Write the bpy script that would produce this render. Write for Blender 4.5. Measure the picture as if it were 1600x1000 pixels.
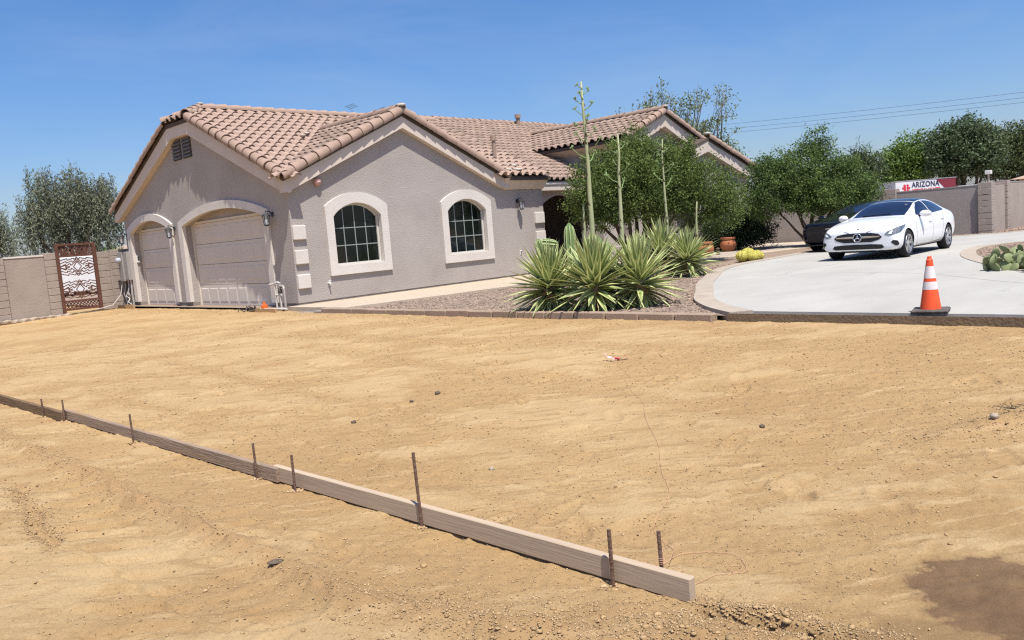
import bpy, bmesh, math, random
import numpy as np
from mathutils import Vector, Matrix
from mathutils.geometry import tessellate_polygon
from mathutils.bvhtree import BVHTree

for _o in list(bpy.data.objects):
    bpy.data.objects.remove(_o)
random.seed(7)
RNG = np.random.default_rng(11)
SC = bpy.context.scene
COL = SC.collection
R = math.radians

# ------------------------------------------------------------------ camera, sky, sun, exposure
# world axes: X runs along the wall with the two windows, Y along the garage wall (away from the camera),
# origin at the house corner between them
cd = bpy.data.cameras.new('camera')
cam = bpy.data.objects.new('camera', cd)
COL.objects.link(cam)
_rt = Vector((0.69591, -0.71376, -0.07916)); _up = Vector((0.13116, 0.01795, 0.9912)); _fw = Vector((0.70605, 0.70016, -0.10611))
CAM = Vector((-9.313, -15.744, 1.5))
cam.matrix_world = Matrix(((_rt.x, _up.x, -_fw.x, CAM.x), (_rt.y, _up.y, -_fw.y, CAM.y), (_rt.z, _up.z, -_fw.z, CAM.z), (0, 0, 0, 1)))
cd.sensor_width = 36.0
cd.lens = 36.0 * 1265 / 1600
cd.clip_start = 0.05
cd.clip_end = 6000
SC.camera = cam

SUN = Vector((-0.40, -1.0, 2.5)).normalized()           # towards the sun
world = bpy.data.worlds.new('World')
SC.world = world
world.use_nodes = True
_nt = world.node_tree
_sky = _nt.nodes.new('ShaderNodeTexSky')
_sky.sky_type = 'NISHITA'
_sky.sun_disc = False
_sky.sun_elevation = math.asin(SUN.z)
_sky.sun_rotation = math.atan2(SUN.x, SUN.y)
_sky.altitude = 1000
_sky.air_density = 1.2
_sky.dust_density = 3.0
_sky.ozone_density = 6.0
_hs = _nt.nodes.new('ShaderNodeHueSaturation'); _hs.inputs['Saturation'].default_value = 1.2
_wb = _nt.nodes.new('ShaderNodeMix'); _wb.data_type = 'RGBA'; _wb.blend_type = 'MULTIPLY'; _wb.inputs[0].default_value = 1.0
_wb.inputs[7].default_value = (1.04, 0.985, 1.075, 1)
_nt.links.new(_sky.outputs[0], _hs.inputs['Color']); _nt.links.new(_hs.outputs[0], _wb.inputs[6])
# faint high cirrus veil over the whole sky
_tc = _nt.nodes.new('ShaderNodeTexCoord'); _mp = _nt.nodes.new('ShaderNodeMapping'); _mp.inputs['Scale'].default_value = (1.6, 3.4, 7.0); _mp.inputs['Rotation'].default_value = (0, 0, 0.6)
_cn = _nt.nodes.new('ShaderNodeTexNoise'); _cn.inputs['Scale'].default_value = 1.3; _cn.inputs['Detail'].default_value = 9; _cn.inputs['Roughness'].default_value = 0.62; _cn.inputs['Distortion'].default_value = 0.7
_cr = _nt.nodes.new('ShaderNodeMapRange'); _cr.inputs[1].default_value = 0.46; _cr.inputs[2].default_value = 0.78; _cr.inputs[4].default_value = 0.13
_cm = _nt.nodes.new('ShaderNodeMix'); _cm.data_type = 'RGBA'; _cm.inputs[7].default_value = (4.6, 5.3, 6.1, 1)
_nt.links.new(_tc.outputs['Generated'], _mp.inputs[0]); _nt.links.new(_mp.outputs[0], _cn.inputs['Vector']); _nt.links.new(_cn.outputs[0], _cr.inputs[0]); _nt.links.new(_cr.outputs[0], _cm.inputs[0])
_nt.links.new(_wb.outputs[2], _cm.inputs[6])
_nt.links.new(_cm.outputs[2], _nt.nodes['Background'].inputs[0])
_nt.nodes['Background'].inputs[1].default_value = 0.102

sd = bpy.data.lights.new('sun', 'SUN')
sd.energy = 5.0
sd.angle = R(0.53)
sd.color = (1.0, 0.955, 0.89)
sun = bpy.data.objects.new('sun', sd)
sun.rotation_euler = SUN.to_track_quat('Z', 'Y').to_euler()
COL.objects.link(sun)
SC.view_settings.view_transform = 'Standard'
SC.view_settings.look = 'None'
SC.view_settings.exposure = 0.45
SC.view_settings.gamma = 1.0
SC.cycles.use_denoising = False
SC.cycles.filter_width = 1.25
SC.cycles.max_bounces = 8
SC.cycles.transparent_max_bounces = 8

# ------------------------------------------------------------------ materials
MATS = {}
DULL = 0.92          # mineral surfaces: base colours scaled evenly, balanced against the exposure
DULL_SET = ('stucco', 'fascia', 'trim', 'footing', 'door_paint', 'jamb', 'tile', 'cap_tile', 'mortar', 'vinyl', 'muntin', 'block', 'wall_stucco', 'wall_grey', 'concrete', 'kerb',
            'paver', 'walkway', 'gravel', 'stone', 'clod', 'rock_dark', 'rock_pale', 'lumber_pale', 'lumber_grey', 'lumber_brown', 'lumber_new', 'rebar', 'joint', 'ground_far', 'terracotta',
            'grey_metal', 'pipe', 'pvc', 'white_paint', 'roof_far', 'wall_far', 'rust', 'truck_white', 'truck_maroon', 'cone_band')
def mat(name, col, rough=0.85, var=0.0, vscale=3.0, col2=None, bump=0.0, bscale=60.0, metal=0.0, spec=0.3, island=0.0,
        detail=4.0, stretch=None, coat=0.0, spots=None, bdist=0.02, transl=0.0):
    """procedural Principled material: noise colour variation (col..col2), fine bump, optional per-island tint"""
    if name in DULL_SET:
        col = tuple(c * DULL for c in col)
        if col2: col2 = tuple(c * DULL for c in col2)
        if spots: spots = (spots[0], spots[1], tuple(c * DULL for c in spots[2]))
    m = bpy.data.materials.new(name)
    m.use_nodes = True
    nt = m.node_tree; N = nt.nodes; L = nt.links
    b = N['Principled BSDF']
    b.inputs['Roughness'].default_value = rough
    b.inputs['Metallic'].default_value = metal
    b.inputs['Specular IOR Level'].default_value = spec
    if coat: b.inputs['Coat Weight'].default_value = coat; b.inputs['Coat Roughness'].default_value = 0.03
    tc = N.new('ShaderNodeTexCoord')
    vec = tc.outputs['Object']
    if stretch:
        mp = N.new('ShaderNodeMapping'); mp.inputs['Scale'].default_value = stretch
        L.new(vec, mp.inputs[0]); vec = mp.outputs[0]
    c4 = (*col, 1)
    out = None
    if col2 is None and var:
        col2 = tuple(c * (1 - var) for c in col); c4 = (*[min(1, c * (1 + var * 0.6)) for c in col], 1)
    if col2 is not None:
        nz = N.new('ShaderNodeTexNoise'); nz.inputs['Scale'].default_value = vscale; nz.inputs['Detail'].default_value = detail
        nz.inputs['Roughness'].default_value = 0.62
        L.new(vec, nz.inputs['Vector'])
        rp = N.new('ShaderNodeValToRGB')
        rp.color_ramp.elements[0].position = 0.3; rp.color_ramp.elements[1].position = 0.7
        rp.color_ramp.elements[0].color = c4; rp.color_ramp.elements[1].color = (*col2, 1)
        L.new(nz.outputs[0], rp.inputs[0]); out = rp.outputs[0]
    if island:
        g = N.new('ShaderNodeNewGeometry')
        mr = N.new('ShaderNodeMapRange'); mr.inputs[3].default_value = 1 - island; mr.inputs[4].default_value = 1 + island * 0.7
        L.new(g.outputs['Random Per Island'], mr.inputs[0])
        mx = N.new('ShaderNodeMix'); mx.data_type = 'RGBA'; mx.blend_type = 'MULTIPLY'; mx.inputs[0].default_value = 1
        if out: L.new(out, mx.inputs[6])
        else: mx.inputs[6].default_value = c4
        L.new(mr.outputs[0], mx.inputs[7]); out = mx.outputs[2]
    if spots:
        sz = N.new('ShaderNodeTexNoise'); sz.inputs['Scale'].default_value = spots[0]; sz.inputs['Detail'].default_value = 5
        L.new(vec, sz.inputs['Vector'])
        sr = N.new('ShaderNodeMapRange'); sr.inputs[1].default_value = spots[1]; sr.inputs[2].default_value = spots[1] + 0.12
        L.new(sz.outputs[0], sr.inputs[0])
        mx = N.new('ShaderNodeMix'); mx.data_type = 'RGBA'
        L.new(sr.outputs[0], mx.inputs[0])
        if out: L.new(out, mx.inputs[6])
        else: mx.inputs[6].default_value = c4
        mx.inputs[7].default_value = (*spots[2], 1); out = mx.outputs[2]
    if out: L.new(out, b.inputs['Base Color'])
    else: b.inputs['Base Color'].default_value = c4
    if bump:
        bn = N.new('ShaderNodeTexNoise'); bn.inputs['Scale'].default_value = bscale; bn.inputs['Detail'].default_value = 5
        L.new(vec, bn.inputs['Vector'])
        bp = N.new('ShaderNodeBump'); bp.inputs['Strength'].default_value = bump; bp.inputs['Distance'].default_value = bdist
        L.new(bn.outputs[0], bp.inputs['Height']); L.new(bp.outputs[0], b.inputs['Normal'])
    if transl:
        tr = N.new('ShaderNodeBsdfTranslucent')
        if out: L.new(out, tr.inputs[0])
        else: tr.inputs[0].default_value = c4
        ms = N.new('ShaderNodeMixShader'); ms.inputs[0].default_value = transl
        L.new(b.outputs[0], ms.inputs[1]); L.new(tr.outputs[0], ms.inputs[2])
        L.new(ms.outputs[0], N['Material Output'].inputs[0])
    MATS[name] = m
    return m

mat('stucco', (0.438, 0.392, 0.352), 0.95, col2=(0.362, 0.320, 0.287), vscale=0.8, bump=0.6, bscale=38, spec=0.15, detail=7)
mat('fascia', (0.66, 0.565, 0.475), 0.95, col2=(0.60, 0.515, 0.43), vscale=1.2, bump=0.3, bscale=60, spec=0.15)
mat('trim', (0.69, 0.64, 0.575), 0.95, col2=(0.61, 0.56, 0.50), vscale=1.6, bump=0.35, bscale=60, spec=0.15)
mat('footing', (0.22, 0.19, 0.165), 0.95, col2=(0.30, 0.26, 0.22), vscale=4, bump=0.4, bscale=40)
mat('door_paint', (0.66, 0.595, 0.52), 0.6, col2=(0.62, 0.56, 0.485), vscale=1.5, bump=0.05, bscale=120)
mat('jamb', (0.66, 0.60, 0.50), 0.7, var=0.08, vscale=6)
mat('tile', (0.385, 0.278, 0.214), 0.9, col2=(0.30, 0.216, 0.168), vscale=1.3, bump=0.3, bscale=70, island=0.16, spec=0.2)
mat('cap_tile', (0.385, 0.273, 0.207), 0.9, col2=(0.295, 0.208, 0.16), vscale=4.0, bump=0.3, bscale=70, island=0.14, spec=0.2)
mat('mortar', (0.62, 0.56, 0.48), 0.95, col2=(0.50, 0.44, 0.37), vscale=14, bump=0.8, bscale=40)
mat('deck_felt', (0.10, 0.075, 0.06), 0.95, var=0.2, vscale=8)
mat('glass', (0.005, 0.008, 0.007), 0.025, spec=0.4)
mat('muntin', (0.27, 0.30, 0.28), 0.5, var=0.06, vscale=20)
mat('vinyl', (0.62, 0.585, 0.52), 0.5, var=0.05, vscale=10)
mat('black_metal', (0.022, 0.022, 0.024), 0.45, var=0.2, vscale=30, spec=0.5)
mat('lamp_glass', (0.42, 0.44, 0.46), 0.15, var=0.1, vscale=30, spec=0.6)
mat('alarm_red', (0.46, 0.27, 0.24), 0.5, col2=(0.40, 0.22, 0.19), vscale=30)
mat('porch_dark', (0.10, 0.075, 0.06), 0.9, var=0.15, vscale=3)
mat('wood_door', (0.11, 0.05, 0.025), 0.5, col2=(0.07, 0.03, 0.016), vscale=8, stretch=(6, 6, 0.6))
mat('louver', (0.20, 0.175, 0.16), 0.8, var=0.1, vscale=10)
mat('grey_metal', (0.38, 0.355, 0.33), 0.55, var=0.08, vscale=9, metal=0.2)
mat('pipe', (0.56, 0.53, 0.50), 0.45, col2=(0.40, 0.36, 0.33), vscale=18, metal=0.3)
mat('pipe_dark', (0.06, 0.055, 0.05), 0.6, var=0.3, vscale=20)
mat('pvc', (0.60, 0.57, 0.52), 0.5, var=0.08, vscale=20)
mat('orange', (0.80, 0.13, 0.02), 0.5, var=0.08, vscale=15)
mat('cone_orange', (0.84, 0.105, 0.03), 0.5, col2=(0.70, 0.085, 0.03), vscale=9, spots=(20, 0.68, (0.55, 0.16, 0.08)))
mat('cone_band', (0.78, 0.73, 0.73), 0.45, col2=(0.66, 0.61, 0.61), vscale=14)
mat('rubber', (0.055, 0.05, 0.045), 0.85, col2=(0.13, 0.115, 0.10), vscale=11, bump=0.3, bscale=60)
mat('block', (0.40, 0.335, 0.285), 0.95, col2=(0.33, 0.275, 0.235), vscale=2.5, bump=0.6, bscale=60, island=0.06, spec=0.15)
mat('wall_stucco', (0.40, 0.335, 0.285), 0.95, col2=(0.325, 0.27, 0.23), vscale=1.1, bump=0.5, bscale=45, spec=0.15, detail=7)
mat('wall_grey', (0.40, 0.355, 0.32), 0.95, col2=(0.31, 0.27, 0.24), vscale=1.0, bump=0.5, bscale=45, spec=0.15, detail=7)
mat('rust', (0.15, 0.062, 0.042), 0.8, col2=(0.10, 0.045, 0.032), vscale=7, bump=0.3, bscale=60, spots=(14, 0.62, (0.22, 0.09, 0.05)))
mat('white_paint', (0.78, 0.77, 0.74), 0.6, var=0.06, vscale=2)
mat('concrete', (0.435, 0.418, 0.375), 0.85, col2=(0.365, 0.35, 0.312), vscale=0.5, bump=0.15, bscale=45, detail=9, spec=0.2, stretch=(1.0, 2.2, 1), spots=(1.3, 0.63, (0.33, 0.315, 0.285)))
mat('kerb', (0.43, 0.365, 0.29), 0.9, col2=(0.35, 0.295, 0.235), vscale=2.5, bump=0.4, bscale=50, spec=0.2)
mat('paver', (0.37, 0.27, 0.195), 0.92, col2=(0.29, 0.215, 0.16), vscale=3.0, bump=0.5, bscale=50, spec=0.2)
mat('walkway', (0.52, 0.43, 0.325), 0.95, col2=(0.45, 0.37, 0.28), vscale=2.2, bump=0.6, bscale=70, spec=0.1, detail=8)
mat('gravel', (0.27, 0.195, 0.145), 0.95, col2=(0.40, 0.31, 0.235), vscale=26, bump=1.0, bscale=34, spec=0.1, detail=6, bdist=0.05)
mat('stone', (0.36, 0.27, 0.205), 0.9, col2=(0.27, 0.20, 0.155), vscale=2, island=0.5, spec=0.15)
mat('clod', (0.50, 0.355, 0.20), 0.97, col2=(0.41, 0.285, 0.155), vscale=4, island=0.35, spec=0.1)
mat('clod_brown', (0.40, 0.272, 0.142), 0.97, col2=(0.30, 0.195, 0.098), vscale=6, island=0.3, spec=0.1, bump=0.5, bscale=60)
mat('rock_dark', (0.10, 0.075, 0.05), 0.9, col2=(0.16, 0.12, 0.085), vscale=20, bump=0.5, bscale=60)
mat('rock_pale', (0.42, 0.34, 0.26), 0.9, col2=(0.34, 0.27, 0.20), vscale=12, bump=0.5, bscale=60)
mat('lumber_pale', (0.50, 0.385, 0.27), 0.9, col2=(0.42, 0.325, 0.23), vscale=3.5, stretch=(9, 0.35, 9), bump=0.10, bscale=14, spots=(3, 0.66, (0.28, 0.215, 0.165)))
mat('lumber_grey', (0.36, 0.26, 0.185), 0.9, col2=(0.24, 0.175, 0.13), vscale=6, stretch=(9, 0.35, 9), bump=0.6, bscale=14, spots=(2.2, 0.6, (0.32, 0.21, 0.10)))
mat('lumber_brown', (0.21, 0.135, 0.075), 0.9, col2=(0.14, 0.09, 0.05), vscale=6, stretch=(9, 0.35, 9), bump=0.6, bscale=14)
mat('lumber_new', (0.50, 0.32, 0.16), 0.8, col2=(0.42, 0.26, 0.13), vscale=6, stretch=(3, 3, 3))
mat('rebar', (0.115, 0.06, 0.04), 0.8, col2=(0.19, 0.12, 0.085), vscale=22, bump=0.4, bscale=120)
mat('string', (0.56, 0.32, 0.20), 0.8)
mat('ribbon', (0.85, 0.42, 0.45), 0.5, var=0.1, vscale=30)
mat('ribbon_red', (0.65, 0.06, 0.07), 0.5)
mat('terracotta', (0.42, 0.16, 0.075), 0.85, col2=(0.36, 0.135, 0.065), vscale=6, bump=0.2, bscale=40)
mat('leaf_green', (0.165, 0.215, 0.058), 0.7, col2=(0.098, 0.142, 0.040), vscale=1.0, island=0.5, transl=0.3, spec=0.15)
mat('leaf_right', (0.145, 0.210, 0.058), 0.7, col2=(0.088, 0.138, 0.042), vscale=0.8, island=0.5, transl=0.3, spec=0.15)
mat('leaf_dark', (0.034, 0.058, 0.024), 0.5, col2=(0.022, 0.040, 0.017), vscale=1.0, island=0.5, transl=0.15, spec=0.4)
mat('leaf_pepper', (0.215, 0.230, 0.140), 0.65, col2=(0.155, 0.170, 0.108), vscale=0.6, island=0.45, transl=0.25)
mat('leaf_bright', (0.165, 0.250, 0.055), 0.6, col2=(0.125, 0.195, 0.048), vscale=0.5, island=0.4, transl=0.3)
mat('leaf_far', (0.115, 0.160, 0.072), 0.65, col2=(0.080, 0.118, 0.056), vscale=0.5, island=0.45, transl=0.25)
mat('leaf_olive', (0.135, 0.165, 0.062), 0.65, col2=(0.092, 0.120, 0.050), vscale=0.5, island=0.45, transl=0.25)
mat('leaf_sparse', (0.20, 0.25, 0.085), 0.65, col2=(0.14, 0.18, 0.065), vscale=0.8, island=0.4, transl=0.3)
mat('bark', (0.12, 0.09, 0.065), 0.95, col2=(0.075, 0.055, 0.042), vscale=9, stretch=(1, 1, 0.3), bump=0.7, bscale=20)
mat('bark_grey', (0.17, 0.14, 0.115), 0.95, col2=(0.11, 0.09, 0.075), vscale=9, stretch=(1, 1, 0.3), bump=0.7, bscale=20)
mat('edge_stain', (0.21, 0.15, 0.092), 0.95, col2=(0.15, 0.11, 0.075), vscale=3, bump=0.6, bscale=30)
mat('agave_mid', (0.25, 0.315, 0.105), 0.5, col2=(0.18, 0.24, 0.08), vscale=7, transl=0.12, spec=0.4)
mat('agave_edge', (0.64, 0.65, 0.31), 0.55, col2=(0.50, 0.52, 0.23), vscale=7, transl=0.18, spec=0.4)
mat('agave_dry', (0.34, 0.25, 0.16), 0.9, col2=(0.26, 0.185, 0.115), vscale=8)
mat('stalk', (0.37, 0.385, 0.215), 0.7, col2=(0.29, 0.315, 0.165), vscale=5, stretch=(1, 1, 0.4), spots=(9, 0.62, (0.36, 0.31, 0.19)))
mat('stalk_bract', (0.13, 0.10, 0.055), 0.9)
mat('stalk_bud', (0.20, 0.28, 0.11), 0.7)
mat('cactus', (0.155, 0.235, 0.075), 0.7, col2=(0.115, 0.185, 0.06), vscale=7, spec=0.3)
mat('cactus_rib', (0.50, 0.52, 0.27), 0.8)
mat('pear', (0.24, 0.27, 0.125), 0.7, col2=(0.18, 0.21, 0.10), vscale=5, spots=(28, 0.66, (0.36, 0.36, 0.19)))
mat('barrel_green', (0.40, 0.37, 0.08), 0.8)
mat('barrel_spine', (0.72, 0.60, 0.13), 0.7, island=0.3)
mat('car_white', (0.80, 0.80, 0.80), 0.28, spec=0.5, coat=0.8)
mat('car_black', (0.004, 0.005, 0.013), 0.12, spec=0.35, coat=0.5)
mat('car_glass', (0.008, 0.011, 0.024), 0.03, spec=0.6, coat=0.5)
mat('car_trim', (0.012, 0.012, 0.013), 0.45, spec=0.4)
mat('chrome', (0.75, 0.75, 0.77), 0.14, metal=1.0)
mat('alloy', (0.62, 0.62, 0.64), 0.28, metal=0.85)
mat('tyre', (0.018, 0.018, 0.019), 0.85, var=0.15, vscale=20)
mat('headlight', (0.20, 0.21, 0.22), 0.06, spec=0.8, coat=1.0, col2=(0.06, 0.065, 0.07), vscale=16, detail=1)
mat('headlight_led', (0.75, 0.78, 0.80), 0.15, spec=0.8)
mat('seam', (0.10, 0.10, 0.105), 0.6)
mat('shut_line', (0.22, 0.22, 0.23), 0.6)
mat('truck_white', (0.74, 0.74, 0.75), 0.5, var=0.04, vscale=0.5)
mat('truck_maroon', (0.22, 0.035, 0.055), 0.5, var=0.08, vscale=0.6)
mat('letter_navy', (0.03, 0.04, 0.085), 0.5)
mat('letter_red', (0.60, 0.035, 0.06), 0.5)
mat('roof_far', (0.42, 0.30, 0.23), 0.9, var=0.12, vscale=3)
mat('wall_far', (0.55, 0.46, 0.38), 0.9, var=0.08, vscale=2)
mat('wire', (0.05, 0.055, 0.065), 0.7)
mat('ground_far', (0.36, 0.26, 0.165), 0.95, col2=(0.27, 0.20, 0.13), vscale=0.15, bump=0.3, bscale=4)
mat('hill', (0.27, 0.235, 0.22), 0.95, col2=(0.21, 0.185, 0.175), vscale=0.01)

def dirt_material():
    m = bpy.data.materials.new('dirt'); m.use_nodes = True
    nt = m.node_tree; N = nt.nodes; L = nt.links; b = N['Principled BSDF']
    b.inputs['Specular IOR Level'].default_value = 0.1
    tc = N.new('ShaderNodeTexCoord')
    def noise(scale, detail=6, rough=0.6, mapping=None):
        n = N.new('ShaderNodeTexNoise'); n.inputs['Scale'].default_value = scale; n.inputs['Detail'].default_value = detail
        n.inputs['Roughness'].default_value = rough
        if mapping:
            mp = N.new('ShaderNodeMapping'); mp.inputs['Scale'].default_value = mapping; mp.inputs['Rotation'].default_value = (0, 0, 0.25)
            L.new(tc.outputs['Object'], mp.inputs[0]); L.new(mp.outputs[0], n.inputs['Vector'])
        else: L.new(tc.outputs['Object'], n.inputs['Vector'])
        return n.outputs[0]
    def ramp(src, a, ca, bb, cb):
        r = N.new('ShaderNodeValToRGB'); e = r.color_ramp.elements
        e[0].position = a; e[0].color = (*ca, 1); e[1].position = bb; e[1].color = (*cb, 1)
        L.new(src, r.inputs[0]); return r.outputs[0]
    def mix(fac, a, c, mode='MIX'):
        x = N.new('ShaderNodeMix'); x.data_type = 'RGBA'; x.blend_type = mode
        if isinstance(fac, float): x.inputs[0].default_value = fac
        else: L.new(fac, x.inputs[0])
        L.new(a, x.inputs[6])
        if isinstance(c, tuple): x.inputs[7].default_value = (*c, 1)
        else: L.new(c, x.inputs[7])
        return x.outputs[2]
    def rng(src, a, c, lo=0.0, hi=1.0):
        r = N.new('ShaderNodeMapRange'); r.inputs[1].default_value = a; r.inputs[2].default_value = c
        r.inputs[3].default_value = lo; r.inputs[4].default_value = hi
        L.new(src, r.inputs[0]); return r.outputs[0]
    base = ramp(noise(0.5, 6, 0.6), 0.36, (0.395, 0.268, 0.130), 0.66, (0.335, 0.218, 0.102))
    ap = N.new('ShaderNodeAttribute'); ap.attribute_name = 'pale'
    c = mix(rng(ap.outputs['Fac'], 0, 1, 0, .72), base, ramp(noise(1.1, 7, 0.65), 0.35, (0.468, 0.340, 0.184), 0.68, (0.410, 0.290, 0.149)))
    crumb = rng(noise(8.0, 9, 0.8), 0.54, 0.66, 0, 0.5)
    c = mix(crumb, c, (0.375, 0.248, 0.123))
    speck = rng(noise(42, 5, 0.8), 0.60, 0.68, 0, 0.65)  # dark specks put into the colour for the tiny shadows of crumbs
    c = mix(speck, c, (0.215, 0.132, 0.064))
    lite = rng(noise(27, 6, 0.78), 0.62, 0.70, 0, 0.45)
    c = mix(lite, c, (0.56, 0.43, 0.265))
    def streak(sc, along, across, off):
        m1 = N.new('ShaderNodeMapping'); m1.inputs['Rotation'].default_value = (0, 0, 0.797 + off); m2 = N.new('ShaderNodeMapping'); m2.inputs['Scale'].default_value = (along, across, 1)
        n = N.new('ShaderNodeTexNoise'); n.inputs['Scale'].default_value = sc; n.inputs['Detail'].default_value = 8; n.inputs['Roughness'].default_value = 0.7
        L.new(tc.outputs['Object'], m1.inputs[0]); L.new(m1.outputs[0], m2.inputs[0]); L.new(m2.outputs[0], n.inputs['Vector']); return n.outputs[0]
    c = mix(rng(streak(1.0, 1.1, 5.5, .12), .54, .61, 0, .7), c, (0.31, 0.198, 0.092))
    c = mix(rng(streak(1.6, 1.0, 6.0, -.18), .56, .62, 0, .6), c, (0.48, 0.350, 0.192))
    c = mix(rng(streak(5.0, .6, 5.0, .05), .59, .65, 0, .65), c, (0.235, 0.148, 0.07))
    fine = ramp(noise(75, 4, 0.75), 0.3, (0.84, 0.83, 0.81), 0.7, (1.12, 1.11, 1.10))
    c = mix(1.0, c, fine, 'MULTIPLY')
    at = N.new('ShaderNodeAttribute'); at.attribute_name = 'loose'
    c = mix(rng(at.outputs['Fac'], 0.0, 1.0, 0.0, 0.75), c, (0.33, 0.205, 0.098))
    aw = N.new('ShaderNodeAttribute'); aw.attribute_name = 'wet'
    c = mix(rng(aw.outputs['Fac'], 0.0, 1.0, 0.0, 0.95), c, (0.135, 0.080, 0.044))
    L.new(c, b.inputs['Base Color'])
    L.new(rng(aw.outputs['Fac'], 0.3, 1.0, 0.95, 0.5), b.inputs['Roughness'])
    bp = N.new('ShaderNodeBump'); bp.inputs['Strength'].default_value = 0.75; bp.inputs['Distance'].default_value = 0.010
    L.new(noise(85, 8, 0.8), bp.inputs['Height'])
    b2 = N.new('ShaderNodeBump'); b2.inputs['Strength'].default_value = 0.4; b2.inputs['Distance'].default_value = 0.03
    L.new(noise(16, 9, 0.78), b2.inputs['Height']); L.new(bp.outputs[0], b2.inputs['Normal'])
    L.new(b2.outputs[0], b.inputs['Normal'])
    MATS['dirt'] = m
dirt_material()

# ------------------------------------------------------------------ helpers
def setp(o, label=None, cat=None, group=None, kind=None):
    if label: o['label'] = label
    if cat: o['category'] = cat
    if group: o['group'] = group
    if kind: o['kind'] = kind
    return o

def thing(name, loc, label, cat, group=None, rz=0.0):
    o = bpy.data.objects.new(name, None); COL.objects.link(o)
    o.location = loc; o.rotation_euler = (0, 0, rz); o.empty_display_size = 0.1
    return setp(o, label, cat, group)

def link(name, me, parent=None, M=None, local=False):
    """link mesh data; M is the world matrix (or the local one with local=True)"""
    o = bpy.data.objects.new(name, me); COL.objects.link(o)
    if parent is not None:
        o.parent = parent
        if parent.type == 'EMPTY' and not local:
            o.matrix_parent_inverse = (Matrix.Translation(parent.location) @ parent.rotation_euler.to_matrix().to_4x4()).inverted()
    if M is not None: o.matrix_basis = M
    return o

def np_mesh(name, V, F, mats, mi=None, smooth=False):
    """fast mesh from arrays; F an (n,k) int array of constant k"""
    V = np.asarray(V, np.float32); F = np.asarray(F, np.int32)
    me = bpy.data.meshes.new(name)
    k = F.shape[1]
    me.vertices.add(len(V)); me.vertices.foreach_set('co', V.ravel())
    me.loops.add(F.size); me.loops.foreach_set('vertex_index', F.ravel())
    me.polygons.add(len(F)); me.polygons.foreach_set('loop_start', np.arange(0, F.size, k, dtype=np.int32))
    me.polygons.foreach_set('loop_total', np.full(len(F), k, np.int32))
    if smooth: me.polygons.foreach_set('use_smooth', np.ones(len(F), bool))
    for m in mats if isinstance(mats, (list, tuple)) else [mats]: me.materials.append(MATS[m])
    if mi is not None: me.polygons.foreach_set('material_index', np.asarray(mi, np.int32))
    me.update(calc_edges=True); me.validate()
    return me

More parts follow.
